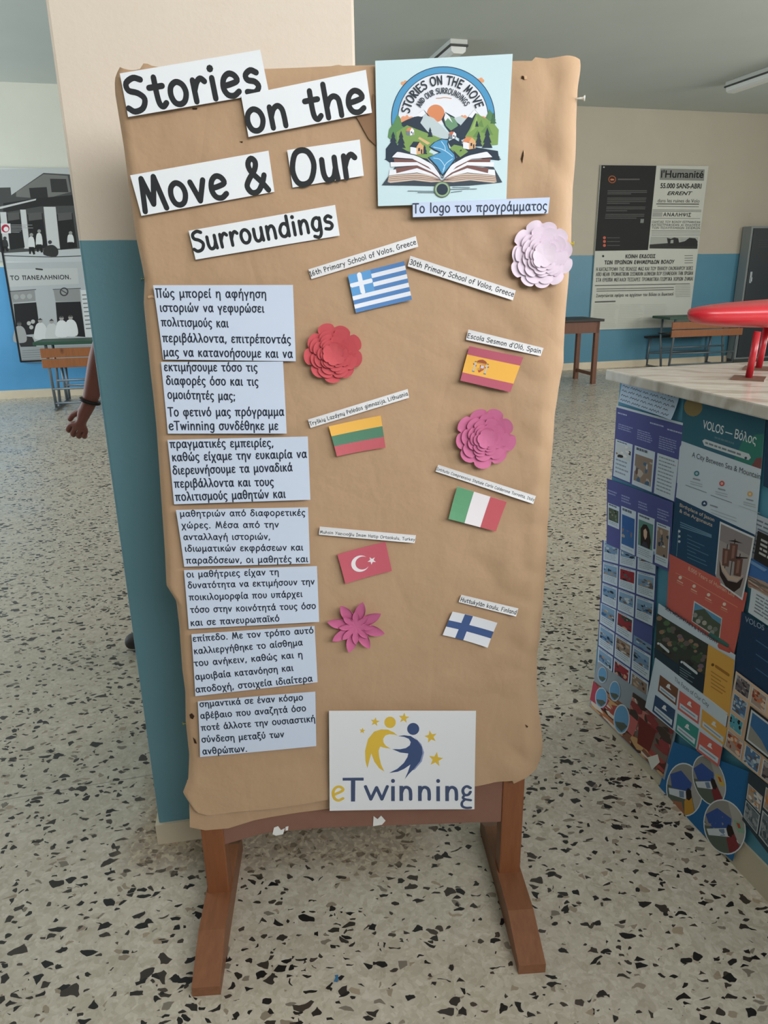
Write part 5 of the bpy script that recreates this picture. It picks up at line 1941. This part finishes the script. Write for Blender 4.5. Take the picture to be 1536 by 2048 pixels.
# portrait of a dark haired person on that card
s.puv([(.58, .80), (.57, .55), (.61, .47), (.66, .46), (.70, .52), (.73, .68), (.72, .80)], (48, 34, 32))
s.puv([(.615, .56), (.645, .52), (.67, .56), (.668, .64), (.645, .69), (.62, .64)], (214, 178, 152))
s.puv([(.59, .80), (.62, .72), (.67, .72), (.70, .80)], (60, 58, 70))
card(s, .80, .36, .985, .96, TOWN, 11, (.1, .78), 2)
s.build('poster_sheet', 'purple page with a portrait of a dark haired person among its cards', 'poster', CG)

# Greek text sheet under the marble edge
s = csheet(k5, [(232, 612), (636, 738), (594, 915), (205, 788)], (190, 206, 226), 0.007, curl=(.0, .001, .012, .002))
s.scrawl(.03, .04, .98, .97, 5, (74, 84, 104), 31, .0019)
s.build('poster_sheet', 'small pale blue sheet of handwritten style text just under the marble edge', 'poster', CG)

# poster VOLOS
s = csheet(k5, [(668, 690), (1245, 830), (1172, 1735), (606, 1465)], WS_, 0.005, curl=(0, 0, .002, .001))
s.quv(0, 0, 1, .47, TEAL_)
s.puv([(.70, .47), (.78, .30), (.92, .22), (1, .20), (1, .47)], (60, 128, 116))
s.puv([(.90, .47), (.94, .40), (1, .38), (1, .47)], (130, 80, 80))
s.circle((730, 826), 66, (150, 128, 84), 26)
s.font('VOLOS — Βόλος', (797, 975), (1172, 1092), 62, (226, 230, 232), bold=0.01)
s.lines(.45, .335, .70, .355, 1, (96, 130, 140), .8, 3)
s.puv([(.30, .405), (.33, .385), (.86, .385), (.885, .41), (.86, .435), (.33, .44)], (206, 212, 216))
s.lines(.34, .405, .80, .425, 1, (120, 130, 140), .8, 4)
s.circle((1103, 1186), 9, (60, 70, 90))
s.font('A City Between Sea & Mountain', (722, 1178), (1204, 1337), 38, (70, 76, 84))
for c, col in (((757, 1295), (70, 130, 140)), ((936, 1366), (204, 92, 84)), ((1134, 1440), (222, 176, 110))):
    s.circle(c, 19, col, 20)
    s.circle(c, 8, (220, 226, 230))
    s.circle(c, 4, col)
    s.stroke([(c[0] - 24, c[1] + 36), (c[0] + 22, c[1] + 48)], 7, (150, 156, 164))
    for q in (56, 72):
        s.stroke([(c[0] - 44, c[1] + q), (c[0] + 38, c[1] + q + 22)], 4, (176, 182, 188))
    s.stroke([(c[0] - 78, c[1] + 82), (c[0] + 70, c[1] + 136)], 3, (130, 138, 148) if c[0] < 1000 else (190, 194, 198))
s.circle((813, 1507), 20, NV_)
s.poly([(803, 1512), (813, 1496), (823, 1512)], (220, 226, 230))
s.stroke([(855, 1518), (905, 1534)], 7, (150, 156, 166))
for q in (0, 22):
    s.stroke([(860, 1548 + q), (1040, 1612 + q)], 3, (176, 182, 190))
s.build('poster_sheet', 'large poster headed VOLOS on teal, with A City Between Sea & Mountain on white below', 'poster', CG)

# Birthplace of Jason
s = csheet(k5, [(603, 1462), (1172, 1730), (1075, 2130), (565, 1890)], (40, 74, 104), 0.006, curl=(0, .001, .004, 0))
for tx, p0, p1 in (('Birthplace of Jason', (634, 1528), (880, 1636)), ('& the Argonauts', (632, 1568), (866, 1672))):
    s.font(tx, p0, p1, 26, (206, 190, 170), bold=0.01)
for i, y in enumerate((1640, 1656, 1672)):
    s.stroke([(640, y), (860, y + 90 - i * 8)], 5, (104, 140, 164))
s.stroke([(628, 1690), (612, 1880)], 3, (130, 160, 176))
for y in (1704, 1740, 1776):
    s.circle((632, y), 9, (196, 206, 212))
for i in range(7):
    s.stroke([(690, 1730 + i * 26), (690 + (30, 120, 90, 150, 60, 130, 140)[i], 1730 + i * 26 + (14, 52, 40, 66, 26, 56, 60)[i])], 4, (84, 120, 146))
s.build('poster_sheet', 'navy sheet headed Birthplace of Jason & the Argonauts, below the VOLOS poster', 'poster', CG)
# ship picture
s = csheet(k5, [(918, 1634), (1168, 1744), (1085, 2190), (880, 2050)], (224, 226, 228), 0.008, curl=(0, .002, .004, 0))
s.quv(.04, .03, .96, .97, (170, 158, 156))
s.quv(.04, .03, .96, .30, (150, 140, 142))
s.puv([(.10, .62), (.16, .86), (.40, .97), (.70, .97), (.86, .84), (.90, .66), (.74, .80), (.45, .86), (.22, .78)], (56, 40, 40))
s.puv([(.12, .60), (.20, .74), (.46, .84), (.74, .78), (.90, .62), (.72, .72), (.45, .76), (.24, .68)], (206, 180, 160))
for x, v0, v1 in ((.30, .30, .70), (.50, .16, .76), (.70, .34, .70)):
    s.quv(x - .012, v0, x + .012, v1, (46, 36, 36))
    s.puv([(x - .13, v0 + .10), (x + .10, v0 + .06), (x + .12, v0 + .34), (x - .10, v0 + .38)], (112, 78, 70))
    s.puv([(x - .05, v0 + .12), (x + .03, v0 + .10), (x + .04, v0 + .30), (x - .04, v0 + .33)], (150, 110, 96))
s.puv([(.50, .18), (.30, .24), (.50, .21), (.74, .17)], (46, 36, 36))
s.puv([(.58, .42), (.92, .34), (.92, .355), (.60, .45)], (46, 36, 36))
s.build('poster_sheet', 'picture of an old sailing ship on the counter side', 'poster', CG)

# red poster
s = csheet(k6, [(572, 88), (1072, 338), (988, 738), (555, 430)], RED_, 0.0075, curl=(0, .001, .002, 0))
s.font('8,000 Years of Human Life', (694, 192), (990, 366), 28, (236, 196, 170))
for c, in (((643, 240),), ((733, 295),), ((826, 350),), ((927, 410),)):
    s.circle(c, 11, (238, 220, 200), 14)
    s.stroke([(c[0] - 18, c[1] + 18), (c[0] + 16, c[1] + 36)], 5, (232, 186, 160))
    s.stroke([(c[0] - 22, c[1] + 30), (c[0] + 20, c[1] + 52)], 3, (224, 150, 126))
s.stroke([(615, 210), (720, 262), (1010, 430)], 2.5, (236, 150, 130))
q = [(733, 388), (914, 498), (897, 640), (718, 520)]
s.poly(q, (214, 214, 208))
s.poly([(738, 400), (908, 504), (893, 628), (723, 518)], (96, 150, 186))
s.poly([(735, 450), (800, 440), (850, 500), (905, 540), (893, 628), (723, 518)], (84, 92, 76))
for i, p in enumerate(((740, 480), (775, 500), (800, 530), (835, 560), (870, 570), (760, 520), (850, 590))):
    s.circle(p, 16, ((150, 150, 140), (120, 124, 116), (176, 170, 160))[i % 3], 8)
s.poly([(840, 590), (890, 620), (960, 668), (955, 690), (820, 610)], (70, 120, 110))
s.build('poster_sheet', 'red poster headed 8,000 Years of Human Life with a small landscape picture', 'poster', CG)

# mountain poster with yellow column
s = csheet(k6, [(503, 405), (996, 735), (962, 1135), (474, 755)], WS_, 0.0112, curl=(0, .001, .002, .001))
s.font('SEA, MOUNTAIN & EVERYDAY', (545, 442), (885, 668), 26, (74, 80, 90), bold=0.015)
s.stroke([(895, 680), (955, 706)], 22, (196, 92, 80))
s.poly([(494, 468), (825, 668), (795, 985), (476, 752)], (62, 66, 58))
rr = random.Random(77)
for i in range(70):
    u, v = rr.uniform(.05, .98), rr.uniform(.12, 1) ** 1.2
    x = 494 + 320 * u - 18 * v
    y = 470 + 205 * u + v * (200 + 40 * u)
    r = rr.uniform(9, 24)
    c = rr.choice([(150, 120, 96), (86, 110, 76), (110, 96, 90), (70, 84, 62), (124, 104, 116), (60, 56, 52)]) if v < .75 else rr.choice([(66, 60, 56), (50, 50, 48)])
    s.poly([(x + r * math.cos(a) * rr.uniform(.7, 1.2) if False else x + r * math.cos(a), y + r * .8 * math.sin(a)) for a in (0.2, 1.3, 2.2, 3.3, 4.4, 5.4)], c)
s.poly([(480, 690), (640, 800), (636, 860), (478, 755)], (40, 58, 70))
s.poly([(640, 760), (810, 870), (800, 985), (634, 866)], (36, 50, 60))
for c, p1 in (((505, 662), (570, 712)), ((656, 780), (752, 850))):
    s.circle(c, 8, (216, 222, 226), 10)
    s.stroke([(c[0] + 14, c[1] + 6), p1], 12, (206, 212, 216))
for i in range(5):
    s.stroke([(645, 812 + i * 16), (645 + (70, 90, 50, 80, 40)[i], 812 + i * 16 + (44, 56, 32, 50, 26)[i])], 4, (110, 126, 136))
s.poly([(826, 668), (994, 768), (960, 1128), (795, 985)], YLW)
s.circle((855, 798), 10, (120, 84, 40), 12)
s.stroke([(876, 808), (955, 862)], 14, (170, 116, 50))
for i in range(5):
    s.stroke([(846, 840 + i * 24), (846 + (100, 60, 84, 90, 70)[i], 840 + i * 24 + (66, 40, 56, 60, 46)[i])], 5, (180, 128, 60))
s.build('poster_sheet', 'mountain picture poster with a yellow column at its right', 'poster', CG)

# faces of our city
s = csheet(k6, [(482, 752), (948, 1108), (893, 1452), (418, 1070)], WS_, 0.0135, curl=(0, .001, .003, .001))
s.font('The Faces of Our City', (606, 900), (826, 1072), 30, (96, 104, 114))
for q, col in (([(513, 862), (632, 952), (618, 1060), (500, 965)], (120, 78, 58)), ([(640, 962), (774, 1060), (762, 1180), (628, 1082)], RED_), ([(785, 1080), (945, 1205), (925, 1315), (775, 1195)], YLW),
               ([(484, 990), (614, 1088), (598, 1208), (466, 1095)], NV_), ([(628, 1108), (765, 1208), (745, 1330), (614, 1220)], TQ), ([(772, 1225), (916, 1328), (893, 1452), (752, 1345)], RED_)):
    s.poly(q, col)
    (x0, y0), (x1, y1), (x2, y2), (x3, y3) = q
    mx, my = (x0 + x1 + x2 + x3) / 4, (y0 + y1 + y2 + y3) / 4
    s.circle((mx + 3, my - 28), 11, (226, 226, 224), 12)
    s.poly([(mx - 14, my - 24), (mx + 2, my - 34), (mx + 20, my + 2), (mx - 12, my - 18)], (226, 226, 224))
    e = lambda a, b_, k: (a[0] + (b_[0] - a[0]) * k, a[1] + (b_[1] - a[1]) * k)
    A1, B1 = e((x0, y0), (x3, y3), .60), e((x1, y1), (x2, y2), .60)
    A2, B2 = e((x0, y0), (x3, y3), .88), e((x1, y1), (x2, y2), .88)
    s.poly([e(A1, B1, .07), e(A1, B1, .93), e(A2, B2, .93), e(A2, B2, .07)], WS_)
    s.stroke([e(e(A1, B1, .15), e(A2, B2, .15), .5), e(e(A1, B1, .8), e(A2, B2, .8), .5)], 6, (150, 158, 168))
s.build('poster_sheet', 'white sheet headed The Faces of Our City with six coloured cards', 'poster', CG)

# right hand edge of the picture
s = csheet(k5, [(1252, 868), (1520, 950), (1460, 1490), (1226, 1384)], (46, 70, 96), 0.0035)
for i in range(3):
    s.stroke([(1280, 1000 + i * 110), (1400, 1040 + i * 114)], 6, (84, 112, 136))
s.build('poster_sheet', 'dark navy sheet at the right frame edge, beside the heading of the VOLOS poster', 'poster', CG)
s = csheet(k6, [(1100, -180), (1560, 10), (1470, 330), (1045, 95)], (196, 204, 214), 0.004)
s.lines(.06, .1, .9, .9, 9, (120, 130, 146), .4, 12)
s.build('poster_sheet', 'pale sheet at the right frame edge, right of the VOLOS poster', 'poster', CG)
s = csheet(k6, [(1140, -60), (1520, 120), (1480, 330), (1112, 122)], (48, 46, 46), 0.007)
s.lines(.08, .2, .8, .8, 4, (190, 190, 188), .5, 13)
s.build('poster_sheet', 'black sheet with a few white lines at the right frame edge', 'poster', CG)
s = csheet(k6, [(1052, 98), (1520, 300), (1500, 560), (1078, 300)], (70, 116, 180), 0.006)
s.puv([(0, .62), (.3, .52), (.6, .6), (1, .5), (1, 1), (0, 1)], (176, 150, 136))
s.photo(0.02, .62, .98, .98, [(170, 140, 124), (206, 190, 176), (150, 104, 90), (196, 160, 140), (120, 110, 104)], 15, 40)
s.puv([(.08, .04), (.35, .12), (.3, .22), (.1, .16)], (120, 160, 206))
s.build('poster_sheet', 'picture of a town under blue sky, right of the sailing ship picture', 'poster', CG)
s = csheet(k6, [(1100, 305), (1480, 520), (1440, 700), (1078, 462)], (214, 222, 230), 0.008)
s.lines(.1, .12, .9, .9, 6, (130, 138, 150), .4, 17)
s.build('poster_sheet', 'white text card below the town picture', 'poster', CG)
s = csheet(k6, [(1037, 455), (1500, 770), (1440, 1210), (990, 840)], (38, 62, 92), 0.0095)
s.font('VOLOS', (1058, 520), (1182, 580), 36, (150, 168, 186), bold=0.01)
for i in range(3):
    s.stroke([(1130, 640 + i * 90), (1240, 715 + i * 92)], 6, (70, 104, 134))
s.build('poster_sheet', 'navy poster reading VOLOS at the right frame edge, beside the red poster', 'poster', CG)
s = csheet(k6, [(1000, 838), (1420, 1150), (1330, 1660), (918, 1322)], (228, 192, 160), 0.0130)
pals = ([(120, 110, 112), (70, 60, 66), (170, 160, 160), (96, 86, 96)], [(176, 150, 136), (206, 120, 80), (226, 196, 170), (150, 70, 50)], [(84, 120, 160), (190, 200, 206), (150, 170, 190), (110, 90, 80)])
for i, (u0, v0, u1, v1) in enumerate(((.02, .02, .26, .22), (.29, .03, .52, .23), (.03, .26, .26, .48), (.03, .52, .25, .70), (.03, .74, .30, .97), (.34, .74, .58, .97), (.62, .74, .9, .97))):
    s.photo(u0, v0, u1, v1, pals[i % 3] if i != 3 else [(90, 170, 186), (40, 34, 34), (210, 180, 140), (90, 160, 180)], 50 + i, 22, (206, 214, 220))
s.quv(.31, .26, .95, .71, (40, 40, 44))
s.quv(.335, .29, .93, .685, (206, 210, 212))
s.quv(.36, .315, .91, .66, (64, 112, 160))
s.puv([(.36, .48), (.55, .55), (.7, .66), (.36, .66)], (150, 148, 140))
s.build('poster_sheet', 'photo collage on a peach backing at the right, below the navy VOLOS poster', 'poster', CG)
s = csheet(k6, [(1085, 1470), (1400, 1720), (1330, 2160), (1040, 1790)], (56, 66, 74), 0.0142)
for i, (u0, v0, u1, v1) in enumerate(((.02, .25, .34, .55), (.02, .58, .34, .92), (.38, .05, .66, .40), (.38, .45, .7, .9))):
    s.photo(u0, v0, u1, v1, ([(176, 150, 130), (206, 130, 70), (100, 130, 160), (220, 214, 206)], [(110, 120, 126), (150, 156, 160), (80, 90, 96)])[i % 2], 70 + i, 24, (200, 206, 210))
s.build('poster_sheet', 'dark collage of small photos at the lower right frame edge', 'poster', CG)

# ---- red model on two posts
RB = M((196, 40, 50), 0.28, 0.55, 0, 'red_gloss_paint')
RBd = M((176, 34, 44), 0.3, 0.5, 0, 'red_post_paint')
f0 = on_floor(1497, 758, CTOP)
f1 = on_floor(1505, 736, CTOP)
fr0 = Vector((f0.x, f0.y, CTOP))
bow = at_depth(1380, 624, f0.y + 0.02)
hz = at_depth(1497, 640, f0.y).z
hd = Vector((math.cos(WA + .12), math.sin(WA + .12), 0))
hn = Vector((hd.y, -hd.x, 0))
L0 = (fr0 - bow).dot(hd)
root = thing('red_model', 'red glossy boat shaped model raised on two red posts, standing on the marble counter', 'model', fr0, WA)
LEN, HW, HH = 1.15, 0.105, 0.048
vs, fs = [], []
N1, N2 = 44, 20
axis0 = Vector((bow.x, bow.y, hz + .016))
for i in range(N1 + 1):
    x = i / N1
    k = min(1, (math.sin(PI * min(1.0, max(0.0, x)) * 1.0)) ** 0.42 * 1.06)
    if i in (0, N1):
        k = 0.02
    for j in range(N2):
        a = 2 * PI * j / N2
        ca, sa = math.cos(a), math.sin(a)
        w = HW * k * math.copysign(abs(ca) ** 0.8, ca)
        h = HH * (k ** 0.7) * (math.copysign(abs(sa) ** 0.75, sa)) * (0.62 if sa > 0 else 1.0)
        vs.append(axis0 + hd * (LEN * x) + hn * w + Vector((0, 0, h)))
for i in range(N1):
    for j in range(N2):
        j2 = (j + 1) % N2
        fs.append((i * N2 + j, i * N2 + j2, (i + 1) * N2 + j2, (i + 1) * N2 + j))
fs += [tuple(range(N2))[::-1], tuple(N1 * N2 + j for j in range(N2))]
b = MB()
b.mesh(vs, fs, RB, True)
b.build('hull', root)
bpl = M((112, 84, 70), 0.5, 0.3, 0, 'brown_base_plate')
post2 = fr0 + (Vector((f1.x, f1.y, CTOP)) - fr0).normalized() * 0.17
post2 = on_floor(1497 - 22 + 42, 738, CTOP)
mid = axis0 + hd * (L0 + .02)
for i, p in enumerate((fr0, Vector((post2.x, post2.y, CTOP)))):
    b = MB()
    top_ = Vector((p.x + .006, p.y, hz - HH * .6))
    b.tube([Vector((p.x, p.y, CTOP + .004)), top_], .0088, RBd, 16)
    o = b.build('post', root)
    b = MB()
    r = .055
    b.prism([Vector((p.x, p.y, CTOP)) + WS * (r * math.cos(a)) * 1.0 + WT * (r * math.sin(a)) for a in (0, PI / 2, PI, 3 * PI / 2)], Vector((0, 0, .004)), bpl)
    b.build('base_plate', root)

# ---- a scrap on the floor
p = on_floor(672, 1958)
b = MB()
for pts in (((-.004, -.006), (.003, -.007), (.005, .001), (-.001, .003)), ((-.001, .003), (.005, .001), (.004, .009), (-.003, .008))):
    b.prism([Vector((p.x + x, p.y + y, 0.0)) for x, y in pts], Vector((0, 0, .0012)), M((58, 110, 150), .6))
o = b.build('blue_scrap')
o.data.transform(Matrix.Translation(-p))
o.location = p
tag(o, 'tiny blue scrap on the terrazzo floor between the feet of the stand', 'scrap')

# ================================================================== PERSON WALKING BEHIND THE PILLAR
def skin_mesh(name, nodes, edges, mat, sub=2, parent=None, rootk=None):
    keys = list(nodes)
    me = bpy.data.meshes.new(name)
    me.from_pydata([nodes[k][0] for k in keys], [(keys.index(a), keys.index(b_)) for a, b_ in edges], [])
    o = bpy.data.objects.new(name, me)
    COL.objects.link(o)
    md = o.modifiers.new('skin', 'SKIN')
    md.use_smooth_shade = True
    md.branch_smoothing = 0.4
    sk = me.skin_vertices[0].data
    for i, k in enumerate(keys):
        r = nodes[k][1]
        sk[i].radius = r if isinstance(r, tuple) else (r, r)
        sk[i].use_root = (k == rootk)
    o.modifiers.new('smooth', 'SUBSURF').levels = sub
    o.modifiers['smooth'].render_levels = sub
    dg = bpy.context.evaluated_depsgraph_get()
    ev = bpy.data.meshes.new_from_object(o.evaluated_get(dg))
    bpy.data.objects.remove(o)
    ev.materials.clear()
    ev.materials.append(mat)
    for p in ev.polygons:
        p.use_smooth = True
    ev.name = name
    o = bpy.data.objects.new(name, ev)
    COL.objects.link(o)
    if parent:
        o.parent = parent
    return o


sk = NT('skin', 0.55, 0.3)
sk.color(sk.mix(sk.noise(14, 3), lin((126, 76, 64)), lin((142, 88, 76))))
PYb = 2.66                                                        # line the person walks along, facing left
hand = at_depth(160, 850, 2.60)
wr = at_depth(177, 814, 2.60)
el = at_depth(207, 690, 2.62)
el2 = wr + (el - wr).normalized() * 0.255
sh = Vector((-0.62, 2.59, 1.40))
N = {
    'pel': ((-.50, PYb, .93), (.145, .115)), 'wai': ((-.51, PYb, 1.08), (.125, .10)), 'che': ((-.52, PYb, 1.28), (.155, .115)), 'nk0': ((-.525, PYb, 1.42), (.10, .08)),
    'nk1': ((-.54, PYb, 1.49), .055), 'jaw': ((-.575, PYb, 1.555), (.068, .062)), 'hd': ((-.565, PYb, 1.63), (.080, .092)), 'crn': ((-.555, PYb, 1.70), (.066, .074)),
    'nos': ((-.655, PYb, 1.60), .012),
    'shL': ((-.53, PYb - .18, 1.39), .056), 'elL': (tuple(el2), .040), 'faL': (tuple(el2.lerp(wr, .35)), .041), 'wrL': (tuple(wr), .026),
    'shR': ((-.50, PYb + .18, 1.39), .056), 'elR': ((-.36, PYb + .23, 1.13), .040), 'faR': ((-.37, PYb + .23, 1.04), .041), 'wrR': ((-.40, PYb + .22, .90), .026), 'paR': ((-.42, PYb + .215, .83), (.022, .04)), 'fiR': ((-.45, PYb + .205, .75), .020),
    'hiL': ((-.49, PYb - .09, .90), .095), 'knL': ((-.42, PYb - .09, .50), .060), 'caL': ((-.34, PYb - .09, .36), .056), 'anL': ((-.20, PYb - .09, .12), .036), 'toL': ((-.30, PYb - .09, .035), .034),
    'hiR': ((-.51, PYb + .09, .90), .095), 'knR': ((-.72, PYb + .02, .50), .060), 'caR': ((-.755, PYb - .02, .36), .056), 'anR': ((-.83, PYb - .06, .09), .038), 'toR': ((-.98, PYb - .075, .04), .034),
}
Ed = [('pel', 'wai'), ('wai', 'che'), ('che', 'nk0'), ('nk0', 'nk1'), ('nk1', 'jaw'), ('jaw', 'hd'), ('hd', 'crn'), ('hd', 'nos'), ('che', 'shL'), ('shL', 'elL'), ('elL', 'faL'), ('faL', 'wrL'),
      ('che', 'shR'), ('shR', 'elR'), ('elR', 'faR'), ('faR', 'wrR'), ('wrR', 'paR'), ('paR', 'fiR'), ('pel', 'hiL'), ('hiL', 'knL'), ('knL', 'caL'), ('caL', 'anL'), ('anL', 'toL'),
      ('pel', 'hiR'), ('hiR', 'knR'), ('knR', 'caR'), ('caR', 'anR'), ('anR', 'toR')]
# left hand: palm, four curled fingers and a thumb
dn = (hand - wr).normalized()
fwd = Vector((-1, 0, 0))
fwd = (fwd - dn * fwd.dot(dn)).normalized()
inn = dn.cross(fwd)
if inn.y < 0:
    inn = -inn
pm = wr + dn * .045
N['pm'] = (tuple(pm), (.030, .019))
N['pk'] = (tuple(wr + dn * .080), (.036, .018))
Ed += [('wrL', 'pm'), ('pm', 'pk')]
for i, (o_, ln) in enumerate(((.030, .066), (.010, .074), (-.010, .070), (-.029, .056))):
    k0 = wr + dn * (.092 - abs(i - 1) * .003) + fwd * o_
    k1 = k0 + dn * (ln * .42) + inn * .010 + fwd * .004
    k2 = k1 + dn * (ln * .20) + inn * (ln * .32)
    k3 = k2 - dn * (ln * .08) + inn * (ln * .26)
    for j, (q, r) in enumerate(((k0, .0105), (k1, .0098), (k2, .0090), (k3, .0078))):
        N['f%d%d' % (i, j)] = (tuple(q), r)
    Ed += [('pk', 'f%d0' % i)] + [('f%d%d' % (i, j), 'f%d%d' % (i, j + 1)) for j in range(3)]
t0 = wr + dn * .035 + fwd * .022 + inn * .010
t1 = t0 + dn * .030 + fwd * .022 + inn * .012
t2 = t1 + dn * .030 + fwd * .004 + inn * .010
for j, (q, r) in enumerate(((t0, .013), (t1, .0115), (t2, .0095))):
    N['th%d' % j] = (tuple(q), r)
Ed += [('pm', 'th0'), ('th0', 'th1'), ('th1', 'th2')]
person = skin_mesh('person', N, Ed, sk.mat, 2, None, 'pel')
tag(person, 'person walking behind the pillar, only a forearm with a dark wristband showing', 'person')

cloth = NT('dark_shirt', 0.9, 0.1)
cloth.color(cloth.mix(cloth.noise(30, 3), lin((52, 44, 44)), lin((66, 56, 54))))
jeans = NT('trousers', 0.9, 0.1)
jeans.color(jeans.mix(jeans.noise(60, 3), lin((44, 50, 64)), lin((56, 62, 78))))


def grown(keys, add, scale=None):
    out = {}
    for k in keys:
        p, r = N[k]
        r = r if isinstance(r, tuple) else (r, r)
        out[k] = (p, (r[0] + add, r[1] + add))
    return out


tk = grown(['pel', 'wai', 'che', 'nk0', 'shL', 'shR'], .014)
tk['slL'] = (tuple(Vector(N['shL'][0]).lerp(Vector(N['elL'][0]), .62)), .058)
tk['slR'] = (tuple(Vector(N['shR'][0]).lerp(Vector(N['elR'][0]), .62)), .058)
skin_mesh('shirt', tk, [('pel', 'wai'), ('wai', 'che'), ('che', 'nk0'), ('che', 'shL'), ('che', 'shR'), ('shL', 'slL'), ('shR', 'slR')], cloth.mat, 2, person, 'pel')
tk = grown(['pel', 'hiL', 'knL', 'caL', 'hiR', 'knR', 'caR'], .016)
tk['pel'] = ((N['pel'][0][0], N['pel'][0][1], .90), (.15, .122))
for sd in 'LR':
    tk['an' + sd] = (tuple(Vector(N['an' + sd][0]) + Vector((0, 0, .02))), .062)
skin_mesh('trousers', tk, [('pel', 'hiL'), ('hiL', 'knL'), ('knL', 'caL'), ('caL', 'anL'), ('pel', 'hiR'), ('hiR', 'knR'), ('knR', 'caR'), ('caR', 'anR')], jeans.mat, 2, person, 'pel')
shoe_m = M((60, 56, 54), 0.6, 0.3, 0, 'shoe_leather')
for sd in 'LR':
    a, t_ = Vector(N['an' + sd][0]), Vector(N['to' + sd][0])
    d = (t_ - a)
    d.z = 0
    d.normalize()
    h_ = a - d * .045
    lowz = .042 if sd == 'R' else .05
    heel_z = .05 if sd == 'R' else .10
    skin_mesh('shoe', {'h': ((h_.x, h_.y, heel_z), (.046, .042)), 'm': ((a.x + d.x * .06, a.y + d.y * .06, (heel_z + lowz) / 2), (.048, .040)), 't': ((t_.x + d.x * .02, t_.y + d.y * .02, lowz), (.046, .036)), 'tt': ((t_.x + d.x * .06, t_.y + d.y * .06, lowz - .006), (.034, .026))},
              [('h', 'm'), ('m', 't'), ('t', 'tt')], shoe_m, 2, person, 'm')
hair_m = M((40, 32, 28), 0.7, 0.2, 0, 'dark_hair')
skin_mesh('hair', {'a': ((-.535, PYb, 1.59), (.070, .080)), 'b': ((-.535, PYb, 1.66), (.088, .098)), 'c': ((-.548, PYb, 1.72), (.072, .082))}, [('a', 'b'), ('b', 'c')], hair_m, 2, person, 'b')
for sy in (-1, 1):
    b = MB()
    b.tube([Vector((-.628, PYb + sy * .034 - .012, 1.632)), Vector((-.628, PYb + sy * .034 + .012, 1.632))], .008, M((40, 34, 34), .4), 8)
    b.build('eye', person)
    b = MB()
    b.tube([Vector((-.56, PYb + sy * .088, 1.585)), Vector((-.553, PYb + sy * .096, 1.605)), Vector((-.553, PYb + sy * .096, 1.63)), Vector((-.563, PYb + sy * .09, 1.64))], [.006, .010, .011, .006], sk.mat, 8)
    b.build('ear', person)
b = MB()
b.tube([Vector((-.634, PYb - .022, 1.552)), Vector((-.640, PYb, 1.554)), Vector((-.634, PYb + .022, 1.552))], [.004, .007, .004], M((150, 84, 78), .5), 8)
b.build('mouth', person)
# wristband
ax = (el2 - wr).normalized()
wc = wr + ax * .022
e1 = ax.cross(Vector((0, 1, 0))).normalized()
e2 = ax.cross(e1)
ring = [wc + (e1 * math.cos(2 * PI * k / 20) + e2 * math.sin(2 * PI * k / 20)) * .0315 for k in range(21)]
b = MB()
b.tube(ring, .0065, M((40, 36, 36), .5), 8, False)
b.build('wristband', person)
